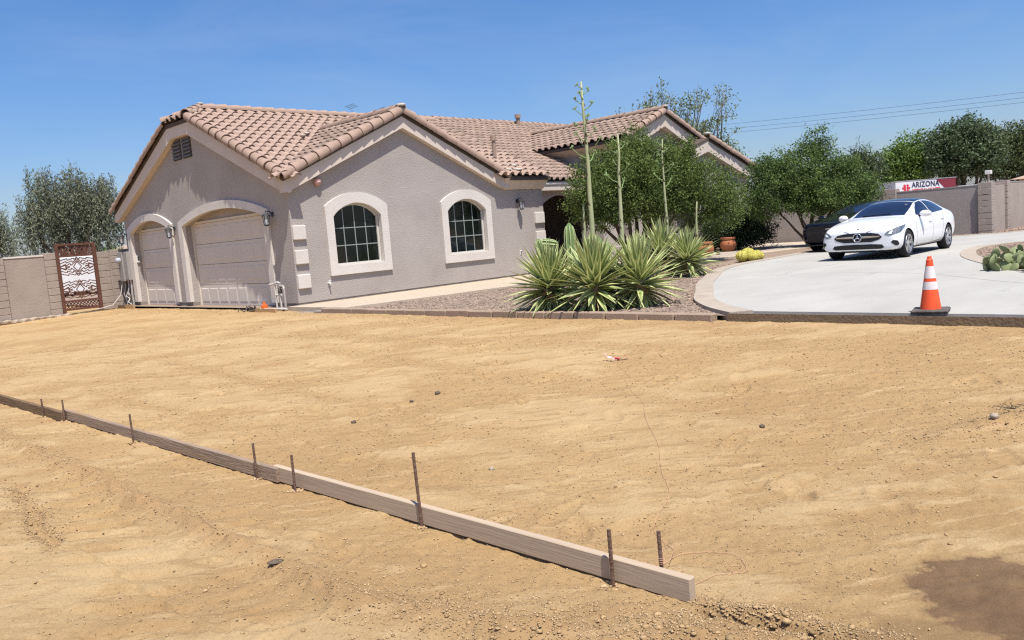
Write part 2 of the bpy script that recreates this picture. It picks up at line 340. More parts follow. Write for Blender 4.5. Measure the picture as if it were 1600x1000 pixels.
class MB:
    """collects geometry of ONE mesh"""
    def __init__(s): s.v = []; s.f = []; s.m = []
    def add(s, vs, fs, mi=0):
        o = len(s.v); s.v += [tuple(p) for p in vs]; s.f += [tuple(i + o for i in f) for f in fs]; s.m += [mi] * len(fs)
        return s
    def box(s, lo, hi, mi=0, M=None, bev=0.0):
        x0, y0, z0 = lo; x1, y1, z1 = hi
        if bev:
            bm = bmesh.new(); bmesh.ops.create_cube(bm, size=1)
            for p in bm.verts: p.co = Vector(((x0 + x1) / 2 + p.co.x * (x1 - x0), (y0 + y1) / 2 + p.co.y * (y1 - y0), (z0 + z1) / 2 + p.co.z * (z1 - z0)))
            bmesh.ops.bevel(bm, geom=list(bm.edges), offset=bev, segments=2 if bev > 0.02 else 1, affect='EDGES', profile=0.5)
            bm.verts.ensure_lookup_table(); bm.verts.index_update()
            vs = [p.co.copy() for p in bm.verts]; fs = [[q.index for q in f.verts] for f in bm.faces]; bm.free()
        else:
            vs = [Vector(p) for p in ((x0, y0, z0), (x1, y0, z0), (x1, y1, z0), (x0, y1, z0), (x0, y0, z1), (x1, y0, z1), (x1, y1, z1), (x0, y1, z1))]
            fs = [(0, 3, 2, 1), (4, 5, 6, 7), (0, 1, 5, 4), (1, 2, 6, 5), (2, 3, 7, 6), (3, 0, 4, 7)]
        if M is not None: vs = [M @ p for p in vs]
        return s.add(vs, fs, mi)
    def beam(s, a, b, w, h, mi=0, upv=Vector((0, 0, 1))):
        a = Vector(a); b = Vector(b); d = (b - a); L = d.length; d.normalize()
        sx = d.cross(upv); sx = sx.normalized() if sx.length > 1e-5 else Vector((1, 0, 0)); sz = sx.cross(d)
        M = Matrix.Translation((a + b) / 2) @ Matrix((sx, d, sz)).transposed().to_4x4()
        return s.box((-w / 2, -L / 2, -h / 2), (w / 2, L / 2, h / 2), mi, M)
    def tube(s, pts, radii, n=8, mi=0, cap=True):
        pts = [Vector(p) for p in pts]
        if not isinstance(radii, (list, tuple)): radii = [radii] * len(pts)
        vs = []; ref = None
        for i, p in enumerate(pts):
            t = (pts[min(i + 1, len(pts) - 1)] - pts[max(i - 1, 0)]).normalized()
            if ref is None: ref = t.orthogonal().normalized()
            ref = (ref - t * ref.dot(t)); ref = ref.normalized() if ref.length > 1e-6 else t.orthogonal().normalized()
            q = t.cross(ref)
            for k in range(n):
                a = 2 * math.pi * k / n; vs.append(p + (ref * math.cos(a) + q * math.sin(a)) * radii[i])
        fs = []
        for i in range(len(pts) - 1):
            for k in range(n): fs.append((i * n + k, i * n + (k + 1) % n, (i + 1) * n + (k + 1) % n, (i + 1) * n + k))
        if cap: fs += [tuple(range(n - 1, -1, -1)), tuple((len(pts) - 1) * n + k for k in range(n))]
        return s.add(vs, fs, mi)
    def lathe(s, prof, n=24, mi=0, M=None, axis='z', mis=None):
        vs = []
        for r, h in prof:
            for k in range(n):
                a = 2 * math.pi * k / n
                p = (r * math.cos(a), r * math.sin(a), h) if axis == 'z' else (r * math.cos(a), h, r * math.sin(a))
                vs.append(M @ Vector(p) if M is not None else Vector(p))
        for i in range(len(prof) - 1):
            fs = [(i * n + k, i * n + (k + 1) % n, (i + 1) * n + (k + 1) % n, (i + 1) * n + k) for k in range(n)]
            if i == 0: s.add(vs, fs, mis[i] if mis else mi); base = len(s.v) - len(vs)
            else:
                s.f += [tuple(q + base for q in f) for f in fs]; s.m += [mis[i] if mis else mi] * n
        return s
    def prism(s, outer, fn, d0, d1, holes=(), mi=0, side=True):
        """polygon with holes in (a,b), extruded between depths d0,d1; fn(a,b,d)->xyz"""
        loops = [list(outer)] + [list(h) for h in holes]
        tri = tessellate_polygon([[Vector((p[0], p[1], 0)) for p in l] for l in loops])
        flat = [p for l in loops for p in l]; n = len(flat)
        vs = [fn(a, b, d0) for a, b in flat] + [fn(a, b, d1) for a, b in flat]
        fs = [tuple(t) for t in tri] + [tuple(i + n for i in reversed(t)) for t in tri]
        if side:
            o = 0
            for l in loops:
                k = len(l)
                for i in range(k):
                    j = (i + 1) % k; fs.append((o + i, o + j, n + o + j, n + o + i))
                o += k
        return s.add(vs, fs, mi)
    def build(s, name, mats, parent=None, smooth=False, M=None, local=False, recalc=True, angle=None):
        me = s.mesh(name, mats, smooth, recalc, angle)
        return link(name, me, parent, M, local)
    def mesh(s, name, mats, smooth=False, recalc=True, angle=None):
        me = bpy.data.meshes.new(name)
        me.from_pydata(s.v, [], s.f)
        for m in mats if isinstance(mats, (list, tuple)) else [mats]: me.materials.append(MATS[m])
        me.polygons.foreach_set('material_index', np.array(s.m, np.int32))
        if recalc:
            bm = bmesh.new(); bm.from_mesh(me); bmesh.ops.recalc_face_normals(bm, faces=list(bm.faces)); bm.to_mesh(me); bm.free()
        if smooth: me.polygons.foreach_set('use_smooth', np.ones(len(me.polygons), bool))
        if angle: 
            me.polygons.foreach_set('use_smooth', np.ones(len(me.polygons), bool)); me.set_sharp_from_angle(angle=R(angle))
        me.update()
        return me

FX = lambda a, b, d: Vector((a, d, b))          # plane facing -Y (window wall): a=x, b=z, d=y
GX = lambda a, b, d: Vector((d, a, b))          # plane facing -X (garage wall): a=y, b=z, d=x
TOP = lambda a, b, d: Vector((a, b, d))

def arc(x0, x1, zs, zt, n=14):
    """points of a segmental arch from (x1,zs) over (mid,zt) to (x0,zs)"""
    w = (x1 - x0) / 2; h = zt - zs; r = (w * w + h * h) / (2 * h); cx = (x0 + x1) / 2; cz = zt - r
    a = math.asin(w / r)
    return [(cx + r * math.sin(a - 2 * a * i / n), cz + r * math.cos(a - 2 * a * i / n)) for i in range(n + 1)]
def arched(x0, x1, zb, zs, zt, n=14):
    return [(x0, zb), (x1, zb)] + arc(x0, x1, zs, zt, n)

# smooth value noise for numpy
def vnoise(x, y, seed):
    xi = np.floor(x).astype(np.int64); yi = np.floor(y).astype(np.int64); fx = x - xi; fy = y - yi
    fx = fx * fx * fx * (fx * (fx * 6 - 15) + 10); fy = fy * fy * fy * (fy * (fy * 6 - 15) + 10)
    def h(a, b):
        n = (a * 374761393 + b * 668265263 + seed * 974711) & 0x7fffffff
        n = ((n ^ (n >> 13)) * 1274126177) & 0x7fffffff
        return ((n ^ (n >> 16)) & 0xffff) / 65535.0
    return (h(xi, yi) * (1 - fx) + h(xi + 1, yi) * fx) * (1 - fy) + (h(xi, yi + 1) * (1 - fx) + h(xi + 1, yi + 1) * fx) * fy
def fbm(x, y, seed, oct=4, gain=0.5):
    s = 0; a = 1; t = 0
    for i in range(oct):
        s = s + a * vnoise(x * 2 ** i + i * 17.3, y * 2 ** i - i * 9.1, seed + i); t += a; a *= gain
    return s / t

# ------------------------------------------------------------------ ground
def slope(x): return 0.2 * np.clip((np.asarray(x, float) + 6.4) / 6.0, 0, 1)
def inside(px, py, poly):
    px = np.asarray(px, float); py = np.asarray(py, float); r = np.zeros(px.shape, bool)
    for i in range(len(poly)):
        x1, y1 = poly[i]; x2, y2 = poly[i - 1]
        c = ((y1 > py) != (y2 > py)); d = (y2 - y1) if y2 != y1 else 1e-9
        r ^= c & (px < (x2 - x1) * (py - y1) / d + x1)
    return r
def segdist(X, Y, a, b):
    ax, ay = a; bx, by = b; dx, dy = bx - ax, by - ay
    t = np.clip(((X - ax) * dx + (Y - ay) * dy) / (dx * dx + dy * dy), 0, 1)
    return np.hypot(X - ax - t * dx, Y - ay - t * dy)

def sst(a, b, x): t = np.clip((x - a) / (b - a), 0, 1); return t * t * (3 - 2 * t)
DLINES = (((-7.42, -4.5), (-7.50, -13.0), 0.08, 0.042, 1.0), ((-7.50, -13.0), (-7.30, -13.7), 0.12, 0.030, 1.0), ((-7.30, -13.7), (-7.0, -14.3), 0.14, 0.030, 1.0), ((-6.78, -14.12), (-6.72, -14.75), 0.028, -0.070, 0.9),
          ((-6.72, -14.10), (-6.62, -14.75), 0.05, 0.020, 0.8), ((-7.0, -13.9), (-6.85, -14.5), 0.16, 0.022, 1.0), ((-7.86, -9.2), (-8.1, -10.9), 0.05, -0.03, 0.5), ((-4.2, -14.2), (-2.6, -14.9), 0.12, 0.03, 0.6),
          ((-0.75, -9.0), (-0.7, 8.0), 0.22, 0.02, 0.45), ((-4.3, -14.0), (-3.2, -6.0), 0.16, -0.012, 0.3), ((-5.5, -13.2), (-4.6, -4.0), 0.14, -0.012, 0.35), ((-1.9, -13.4), (-2.6, -4.0), 0.18, 0.012, 0.4), ((-6.3, -13.5), (-6.0, -5.0), .10, -.010, .35))
def dirt_fields(X, Y):
    z = slope(X)
    p = 0.696 * X - 0.714 * Y; q = 0.714 * X + 0.696 * Y
    z = z + 0.030 * (fbm(X * 0.35, Y * 0.35, 3, 3) - 0.5) + 0.008 * (fbm(p * .9, q * 1.4, 5, 3) - 0.5)
    wp = p + .5 * (fbm(p * .8, q * .8, 41, 3) - .5); wq = q + .35 * (fbm(p * 1.1, q * 1.1, 47, 3) - .5)
    # pale packed crust against loose brown soil
    cr = .45 * fbm(wp * .4, wq * .7, 91, 4, .6) + .55 * fbm(wp * 1.15, wq * 2.0, 93, 8, .66)
    cr = cr + .05 * sst(-7.6, -8.0, X) - .055 * np.exp(-((X + 7.15) / .34) ** 2) - .03 * sst(-5.4, -3.0, X) * sst(-10, -14, Y)
    pale = sst(.455, .545, cr)
    plates = sst(.50, .53, fbm(wp * 2.1, wq * 3.0, 95, 5, .55)) * sst(.40, .52, cr)
    pale = np.clip(.72 * pale + .5 * plates, 0, 1)
    rough = 1 - .8 * pale
    z = z + .008 * pale + .005 * plates
    z = z + (.016 * rough) * (fbm(X * 5, Y * 4.4, 9, 5, 0.66) - 0.5) + .016 * rough * (fbm(X * 19, Y * 18, 31, 3, .65) - .5)
    loose = .30 * (1 - pale) * sst(.42, .6, fbm(wp * 1.3, wq * 1.8, 99, 4))
    br = 0.35 + 1.3 * fbm(X * 5, Y * 5, 53, 3)
    wx = X + 0.16 * (fbm(X * 1.3, Y * 1.3, 42, 3) - 0.5); wy = Y
    for a, b, w, hgt, lo in DLINES:
        g = np.exp(-(segdist(wx, wy, a, b) / w) ** 2)
        z = z + hgt * g * br; loose = np.maximum(loose, lo * g * np.clip(br - 0.3, 0, 1)); pale = pale * (1 - .8 * g)
    z = z + loose * 0.045 * (fbm(X * 12, Y * 12, 83, 4, .65) - .45)
    # tyre lug prints in the near left corner
    g = np.exp(-(segdist(wx, wy, (-8.2, -12.6), (-7.55, -9.6)) / 0.24) ** 4)
    lug = sst(-.2, .35, np.sin((X * .9 + Y) * 21 + 3.0 * (fbm(X * 2, Y * 2, 57, 2) - .5) + 2.2 * np.sign(np.sin(X * 9))))
    z = z - 0.034 * g * lug * (0.55 + .8 * (fbm(X * 3, Y * 3, 59, 2) - .3)); 
    g2 = np.exp(-(segdist(wx, wy, (-7.75, -12.5), (-7.2, -11.2)) / 0.16) ** 4); z = z - .016 * g2 * sst(0, .5, np.sin((X * .2 + Y) * 26))
    # boot prints pressed into the loose top
    rs = np.random.default_rng(4)
    for _ in range(150):
        cx, cy, an = rs.uniform(-8.4, -2.2), rs.uniform(-14.8, -6.5), rs.uniform(-0.9, 0.9) + (0.8 if rs.random() < 0.5 else 0)
        sl = (np.abs(X - cx) < 0.35) & (np.abs(Y - cy) < 0.35)
        if not sl.any(): continue
        dx = X[sl] - cx; dy = Y[sl] - cy; pp = dx * math.cos(an) + dy * math.sin(an); qq = -dx * math.sin(an) + dy * math.cos(an)
        e = (pp / 0.15) ** 2 + (qq / 0.06) ** 2
        z[sl] += -0.013 * np.exp(-e ** 2) + 0.008 * np.exp(-((e - 1.7) / 0.5) ** 2)
    e = ((X + 6.02) / 0.36) ** 2 + ((Y + 15.06) / 0.42) ** 2 + 2.2 * (fbm(X * 3.8, Y * 3.8, 61, 7, .7) - 0.5)
    wet = (.35 * sst(1.3, 1.0, e) + .65 * sst(1.0, .85, e)) * (.86 + .3 * (fbm(X * 12, Y * 12, 63, 3) - .4))
    e2 = ((X + 6.55) / 0.30) ** 2 + ((Y + 14.95) / 0.45) ** 2 + 1.8 * (fbm(X * 5, Y * 5, 67, 5, .6) - 0.5)
    wet = np.maximum(wet, 0.45 * sst(1.0, .5, e2))
    return z, loose, np.clip(wet, 0, 1), pale

def axis_pts(a, b, near, s0, grow):
    p = [a]
    while p[-1] < b: p.append(p[-1] + s0 + grow * max(0.0, abs(p[-1] - near) - 1.2))
    return np.array(p)
xs = np.concatenate([np.linspace(-13, -9.0, 20)[:-1], axis_pts(-9.0, 0.28, -7.2, 0.012, 0.0042)])
ys = np.concatenate([np.linspace(-19, -15.9, 16)[:-1], axis_pts(-15.9, 15.0, -13.8, 0.012, 0.0041)])
GX_, GY_ = np.meshgrid(xs, ys, indexing='ij')
DZ, LOOSE, WET, PALE = dirt_fields(GX_, GY_)
nx, ny = len(xs), len(ys)
ii = (np.arange(nx - 1)[:, None] * ny + np.arange(ny - 1)[None, :]).ravel()
F = np.stack([ii, ii + ny, ii + ny + 1, ii + 1], 1)
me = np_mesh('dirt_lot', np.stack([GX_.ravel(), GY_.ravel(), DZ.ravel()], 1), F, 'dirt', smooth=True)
for nm, arr in (('loose', LOOSE), ('wet', WET), ('pale', PALE)):
    a = me.attributes.new(nm, 'FLOAT', 'POINT'); a.data.foreach_set('value', arr.ravel().astype(np.float32))
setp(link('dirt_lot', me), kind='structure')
def pale_at(x, y): return PALE[np.clip(np.searchsorted(xs, x), 0, nx - 1), np.clip(np.searchsorted(ys, y), 0, ny - 1)]
def dirt_z(x, y):
    i = np.clip(np.searchsorted(xs, x) - 1, 0, nx - 2); j = np.clip(np.searchsorted(ys, y) - 1, 0, ny - 2)
    return np.maximum(np.maximum(DZ[i, j], DZ[i + 1, j]), np.maximum(DZ[i, j + 1], DZ[i + 1, j + 1])) * 0.5 + 0.25 * (DZ[i, j] + DZ[i + 1, j + 1])

g = MB()
pts = [(3000 * math.cos(a), 3000 * math.sin(a)) for a in np.linspace(0, 2 * math.pi, 48, endpoint=False)]
g.add([(x, y, -0.12) for x, y in pts], [tuple(range(48))])
setp(g.build('ground', 'ground_far', recalc=False), kind='structure')

# gravel garden sheet, above the dirt, below the driveway top
def grid_sheet(x0, x1, y0, y1, nx_, ny_, zf):
    X, Y = np.meshgrid(np.linspace(x0, x1, nx_), np.linspace(y0, y1, ny_), indexing='ij')
    i = (np.arange(nx_ - 1)[:, None] * ny_ + np.arange(ny_ - 1)[None, :]).ravel()
    return np.stack([X.ravel(), Y.ravel(), zf(X, Y).ravel()], 1), np.stack([i, i + ny_, i + ny_ + 1, i + 1], 1)
V, F = grid_sheet(-0.24, 60, -26, 60, 200, 180, lambda X, Y: 0.262 + 0.0 * X)
setp(link('gravel_bed', np_mesh('gravel_bed', V, F, 'gravel')), kind='structure')

# ------------------------------------------------------------------ driveway
LEFT = [(-0.30, -10.62), (0.28, -9.95), (1.15, -9.22), (2.22, -8.58), (3.7, -7.70), (5.24, -6.93), (7.0, -6.10), (8.73, -5.62), (10.5, -5.52), (13.15, -5.40), (16.0, -5.45), (18.2, -6.3), (19.2, -7.9), (20.2, -9.15), (23.0, -9.45), (34.0, -9.6)]
ISLE = [(4.15, -13.6), (5.02, -12.64), (6.2, -11.92), (8.14, -11.0), (9.6, -10.48), (11.4, -10.08), (12.92, -10.13), (13.95, -10.72), (14.7, -12.2), (13.6, -14.6), (10.5, -16.2), (6.5, -16.4), (4.3, -15.2)]
def smooth(pts, closed=False, n=5):
    out = []; m = len(pts); P = [Vector((*p, 0)) for p in pts]
    for i in range(m if closed else m - 1):
        p0 = P[i - 1] if (closed or i > 0) else P[0]; p1 = P[i]; p2 = P[(i + 1) % m]; p3 = P[(i + 2) % m] if (closed or i + 2 < m) else P[-1]
        for k in range(n):
            t = k / n
            q = 0.5 * ((2 * p1) + (p2 - p0) * t + (2 * p0 - 5 * p1 + 4 * p2 - p3) * t * t + (3 * p1 - p0 - 3 * p2 + p3) * t ** 3)
            out.append((q.x, q.y))
    if not closed: out.append(pts[-1])
    return out
def offset_line(pts, d, closed=False):
    out = []; m = len(pts)
    for i in range(m):
        a = Vector(pts[i - 1]) if (closed or i > 0) else Vector(pts[i]); b = Vector(pts[(i + 1) % m]) if (closed or i < m - 1) else Vector(pts[i])
        t = (b - a).normalized(); out.append((pts[i][0] + t.y * d, pts[i][1] - t.x * d))
    return out
LEFTS = smooth(LEFT); ISLES = smooth(ISLE, True)
KW = 0.30
inner = offset_line(LEFTS, KW); isle_out = ISLES; isle_in = offset_line(ISLES, KW, True)
DRIVE = inner + [(34, -26), (-0.30, -26)]
b = MB(); b.prism(DRIVE, TOP, 0.06, 0.300, holes=[ISLES])
setp(b.build('driveway', 'concrete'), kind='structure')
b = MB(); b.prism(LEFTS + inner[::-1], TOP, 0.05, 0.312)
setp(b.build('driveway_kerb', 'kerb'), kind='structure')
b = MB(); b.prism(isle_out, TOP, 0.05, 0.312, holes=[isle_in])
setp(b.build('island_kerb', 'kerb'), kind='structure')
b = MB(); b.prism(isle_in, TOP, 0.06, 0.292)
setp(b.build('island_gravel', 'gravel'), kind='structure')
b = MB(); b.prism([(-10.60, .09), (-26, .09), (-26, .2975), (-10.60, .2975)], GX, -.309, -.302)
setp(b.build('driveway_edge', 'edge_stain'), kind='structure')
# saw-cut joints in the slab: thin dark strips
mat('joint', (0.42, 0.40, 0.365), 0.95)
for k, ln in enumerate([[(5.2, -7.6), (5.6, -9.4), (5.0, -11.2), (3.2, -13.0), (1.5, -15.6)], [(9.2, -6.0), (9.6, -8.2), (9.9, -10.2)]]):
    l = smooth(ln); r = offset_line(l, 0.012)
    b = MB(); b.add([(x, y, 0.3035) for x, y in l] + [(x, y, 0.3035) for x, y in r], [(i, i + 1, len(l) + i + 1, len(l) + i) for i in range(len(l) - 1)])
    setp(b.build('driveway_joint', 'joint', recalc=False), kind='structure')

# pale walkway along the window wall, garden path by the entry
b = MB(); b.prism([(-0.26, -2.15), (2.0, -2.5), (4.6, -2.75), (6.2, -2.3), (7.6, -1.4), (9.0, -1.0), (9.0, 0.05), (-0.26, 0.05)], TOP, 0.05, 0.304)
setp(b.build('walkway', 'walkway'), kind='structure')
b = MB(); b.prism([(11.2, -3.6), (13.0, -3.9), (16.8, -4.7), (20.4, -4.9), (20.4, 1.0), (9.0, 1.0), (9.4, -1.4)], TOP, 0.05, 0.318)
setp(b.build('entry_path', 'walkway'), kind='structure')
for (x0, y0, x1, y1, z), slab_lab in zip(((12.1, -3.35, 14.6, -2.6, 0.336), (13.4, -2.55, 18.6, -0.9, 0.342), (14.7, -3.9, 17.2, -3.35, 0.333)), ('tan slab below the terracotta pot half hidden by the agave', 'long tan slab carrying the terracotta pot that stands clear', 'small tan slab nearest the yellow barrel cactus')):
    b = MB(); b.box((x0, y0, 0.2), (x1, y1, z), bev=0.015)
    setp(b.build('stepping_slab', 'kerb'), slab_lab, 'slab', 'slabs by the terracotta pots')

# paver edging of the gravel bed
edge = thing('paver_edging', (-0.3, -6.4, 0.2), 'low row of tan paver blocks edging the gravel bed', 'edging')
y = -10.42; k = 0
while y < -2.0:
    L = 0.56; x = -0.315 + 0.05 * math.sin((y + 10.4) / 8.4 * math.pi) * -1 + random.uniform(-0.006, 0.006)
    b = MB(); b.box((x - 0.075, y + 0.006, 0.05), (x + 0.075, y + L - 0.006, 0.30 + random.uniform(-0.008, 0.006)), bev=0.012)
    b.build('paver', 'paver', edge); y += L
# broken kerb pieces toward the garage corner
for (cx, cy, w, l, h, a) in ((-0.30, -1.55, 0.16, 0.75, 0.25, 0.05), (-0.34, -0.85, 0.14, 0.45, 0.22, 0.12)):
    b = MB(); b.box((-w / 2, -l / 2, 0.05), (w / 2, l / 2, h), M=Matrix.Translation((cx, cy, 0)) @ Matrix.Rotation(a, 4, 'Z'), bev=0.02)
    b.build('paver', 'footing', edge)

# ------------------------------------------------------------------ scattered stones
def rock_base(seed, n=1):
    bm = bmesh.new(); bmesh.ops.create_icosphere(bm, subdivisions=n, radius=1)
    rs = np.random.default_rng(seed)
    for v in bm.verts: v.co = v.co * rs.uniform(0.72, 1.2)
    V = np.array([v.co[:] for v in bm.verts], np.float32); F = np.array([[q.index for q in f.verts] for f in bm.faces], np.int32); bm.free()
    return V, F
ROCKS = [rock_base(s) for s in range(5)]
OCT = (np.array([(1, 0, 0), (-.9, .1, 0), (.1, 1, 0), (0, -1.1, .1), (0, .1, 1), (0, 0, -1)], np.float32), np.array([(0, 2, 4), (2, 1, 4), (1, 3, 4), (3, 0, 4), (2, 0, 5), (1, 2, 5), (3, 1, 5), (0, 3, 5)], np.int32))
def scatter(name, P, S, matn, flat=0.6, bases=None):
    """many small stones in one mesh, vectorised over each base shape"""
    bases = bases or ROCKS; Vs = []; Fs = []; off = 0
    for k, (V, F) in enumerate(bases):
        Q = np.asarray(P[k::len(bases)], np.float32); s = np.asarray(S[k::len(bases)], np.float32); n = len(Q)
        a = RNG.uniform(0, 6.28, n); c, si = np.cos(a)[:, None], np.sin(a)[:, None]
        x = V[None, :, 0] * (RNG.uniform(.7, 1.4, n) * s)[:, None]; y = V[None, :, 1] * (RNG.uniform(.7, 1.3, n) * s)[:, None]; z = V[None, :, 2] * (flat * RNG.uniform(.7, 1.25, n) * s)[:, None]
        W = np.stack([x * c - y * si, x * si + y * c, z], 2) + Q[:, None, :]
        Vs.append(W.reshape(-1, 3)); Fs.append((F[None] + (np.arange(n) * len(V))[:, None, None] + off).reshape(-1, 3)); off += n * len(V)
    return np_mesh(name, np.concatenate(Vs), np.concatenate(Fs), matn)
# garden gravel
def pts_in(n, x0, x1, y0, y1, test):
    X = RNG.uniform(x0, x1, n); Y = RNG.uniform(y0, y1, n); k = test(X, Y); return X[k], Y[k]
WALK = [(-0.26, -2.15), (2.0, -2.5), (4.6, -2.75), (6.2, -2.3), (7.6, -1.4), (9.0, -1.0), (9.0, 0.05), (-0.26, 0.05)]
BED = [(-0.2, -10.4)] + [p for p in LEFTS if p[0] < 10.6][1:] + [(10.6, -3.6), (9.0, -1.2), (4.6, -2.8), (-0.2, -2.2)]
X, Y = pts_in(15000, -0.2, 9.5, -10.4, -1.2, lambda X, Y: inside(X, Y, BED) & ~inside(X, Y, WALK))
P = np.stack([X, Y, np.full(len(X), 0.264)], 1)
setp(link('gravel_stones', scatter('gravel_stones', P, RNG.uniform(0.012, 0.032, len(X)), 'stone')), 'loose brown gravel around the agaves in the front bed', 'gravel', kind='stuff')
X, Y = pts_in(6500, 4.2, 14.6, -16.2, -10.1, lambda X, Y: inside(X, Y, isle_in) & (X - 1.0 * Y > 14))
P = np.stack([X, Y, np.full(len(X), 0.294)], 1)
setp(link('gravel_stones', scatter('gravel_stones', P, RNG.uniform(0.014, 0.036, len(X)), 'stone')), 'loose brown gravel on the kerbed island with the prickly pear', 'gravel', kind='stuff')
X, Y = pts_in(5000, 16, 26, -9.6, -4.6, lambda X, Y: ~inside(X, Y, DRIVE) & ~inside(X, Y, LEFTS + inner[::-1]) & ((X < 20.5) | (Y < -8.3)))
P = np.stack([X, Y, np.full(len(X), 0.27)], 1)
setp(link('gravel_stones', scatter('gravel_stones', P, RNG.uniform(0.02, 0.045, len(X)), 'stone')), 'strip of gravel at the foot of the grey boundary wall', 'gravel', kind='stuff')
# clods and crumbs on the dirt lot
def fan(n, dmax, pw):
    d = 2.2 + dmax * RNG.uniform(0, 1, n) ** pw; ang = RNG.uniform(0.18, 1.42, n)
    return CAM.x + d * np.cos(ang), CAM.y + d * np.sin(ang), d
LINES = tuple((a, b_, w * 1.3, .3 + lo * .7) for a, b_, w, h, lo in DLINES)
def along(n):
    X, Y = [], []
    for a, b_, w, m in LINES:
        k = int(n * m); tt = RNG.uniform(0, 1, k); X.append(a[0] + (b_[0] - a[0]) * tt + RNG.normal(0, w, k)); Y.append(a[1] + (b_[1] - a[1]) * tt + RNG.normal(0, w, k))
    return np.concatenate(X), np.concatenate(Y)
X, Y, d = fan(70000, 15, 1.25)
k = (X < -0.42) & (X > -9.25) & (RNG.uniform(0, 1, len(X)) > .12 + .85 * pale_at(X, Y)); X, Y, d = X[k], Y[k], d[k]
lx, ly = along(1500); X = np.concatenate([X, lx]); Y = np.concatenate([Y, ly]); k = (X < -.42) & (X > -9.25) & ~((X > -6.4) & (Y < -14.55)); X, Y = X[k], Y[k]
d = np.hypot(X - CAM.x, Y - CAM.y)
S = (0.0020 + 0.0042 * RNG.uniform(0, 1, len(X)) ** 2.5) * (0.75 + d * .09)
P = np.stack([X, Y, dirt_z(X, Y) + S * .2], 1)
setp(link('dirt_crumbs', scatter('dirt_crumbs', P, S, 'clod', .65, [OCT])), 'fine crumbs of soil strewn over the whole dirt lot', 'crumbs', kind='stuff')
X, Y, d = fan(1500, 14, 1.1); lx, ly = along(130); X = np.concatenate([X, lx]); Y = np.concatenate([Y, ly]); k = (X < -.42) & (X > -9.25); X, Y = X[k], Y[k]
S = 0.004 + 0.012 * RNG.uniform(0, 1, len(X)) ** 4
X = np.concatenate([X, RNG.normal(-6.92, .14, 60), RNG.normal(-7.35, .12, 50)]); Y = np.concatenate([Y, RNG.normal(-14.3, .22, 60), RNG.normal(-13.5, .3, 50)]); S = np.concatenate([S, .005 + .015 * RNG.uniform(0, 1, 110) ** 3])
P = np.stack([X, Y, dirt_z(X, Y) + S * 0.1], 1)
setp(link('dirt_clods', scatter('dirt_clods', P, S, 'clod_brown', 0.6)), 'larger broken clods scattered along the scraped lines of the dirt lot', 'clods', kind='stuff')

# ------------------------------------------------------------------ house
house = thing('house', (4.0, 4.0, 0.25), 'single storey taupe stucco house with clay tile roof and two garage doors', 'house')
ZW = 0.35                     # foot of the stucco
SL = 0.45                     # roof slope
ZE = 3.02                     # tile plane height at the eave line y = -0.3
def hp(mb, name, m, parent=house, **k): return mb.build(name, m, parent, **k)

W1 = (1.07, 2.40); W2 = (4.50, 5.86)
G2 = (1.05, 5.31); G1 = (6.17, 8.83); GS, GT = 2.36, 2.66
b = MB()
b.prism([(0, ZW), (8.2, ZW), (8.2, 3.02), (6.62, 3.02), (3.2, 4.50), (0, 3.02)], FX, 0.0, 0.25,
        holes=[arched(W1[0], W1[1], 1.07, 2.20, 2.50), arched(W2[0], W2[1], 1.07, 2.20, 2.50)])
hp(b, 'window_wall', 'stucco')
def arch_path(y0, y1): return [(y0, ZW), (y0, GS)] + arc(y0, y1, GS, GT)[::-1][1:-1] + [(y1, GS), (y1, ZW)]
b = MB()
b.prism([(0.25, ZW)] + arch_path(*G2) + arch_path(*G1) + [(9.3, ZW), (9.3, 3.02), (5.35, 4.80), (3.95, 4.80), (0.25, 3.13)], GX, 0.0, 0.45)
hp(b, 'garage_wall', 'stucco')
b = MB()
b.box((8.2 - 0.25, 0.25, ZW), (8.2, 1.2, 3.0)); b.box((0.45, 9.05, ZW), (22, 9.3, 3.0)); b.box((18.05, -0.75, ZW), (18.3, 9.05, 3.0))
hp(b, 'side_wall', 'stucco')
b = MB()
b.box((0.012, 0.012, 0.1), (8.19, 0.24, ZW))
hp(b, 'footing', 'footing')
b = MB()
for y0, y1 in ((0.25, G2[0]), (G2[1], G1[0]), (G1[1], 9.29)):
    b = MB(); b.box((0.012, y0, 0.1), (0.24, y1, ZW)); hp(b, 'footing', 'footing')
# recess wall with the arch into the porch
b = MB()
b.prism([(8.2, 0.3), (9.3, 0.3)] + [(9.3, 2.15)] + arc(9.3, 11.7, 2.15, 2.60)[::-1][1:-1] + [(11.7, 2.15), (11.7, 0.3), (12.1, 0.3), (12.1, 2.95), (8.2, 2.95)], FX, 1.2, 1.5)
hp(b, 'porch_wall', 'stucco')
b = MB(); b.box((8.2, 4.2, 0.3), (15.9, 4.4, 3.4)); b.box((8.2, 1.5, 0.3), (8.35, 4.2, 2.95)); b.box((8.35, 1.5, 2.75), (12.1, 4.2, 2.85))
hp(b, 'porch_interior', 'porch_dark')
b = MB(); b.prism(arched(11.2, 12.4, 0.4, 2.3, 2.55), FX, 4.1, 4.2); hp(b, 'front_door', 'wood_door')
b = MB(); b.box((8.36, 0.9, 0.2), (15.9, 4.2, 0.36)); hp(b, 'porch_floor', 'kerb')
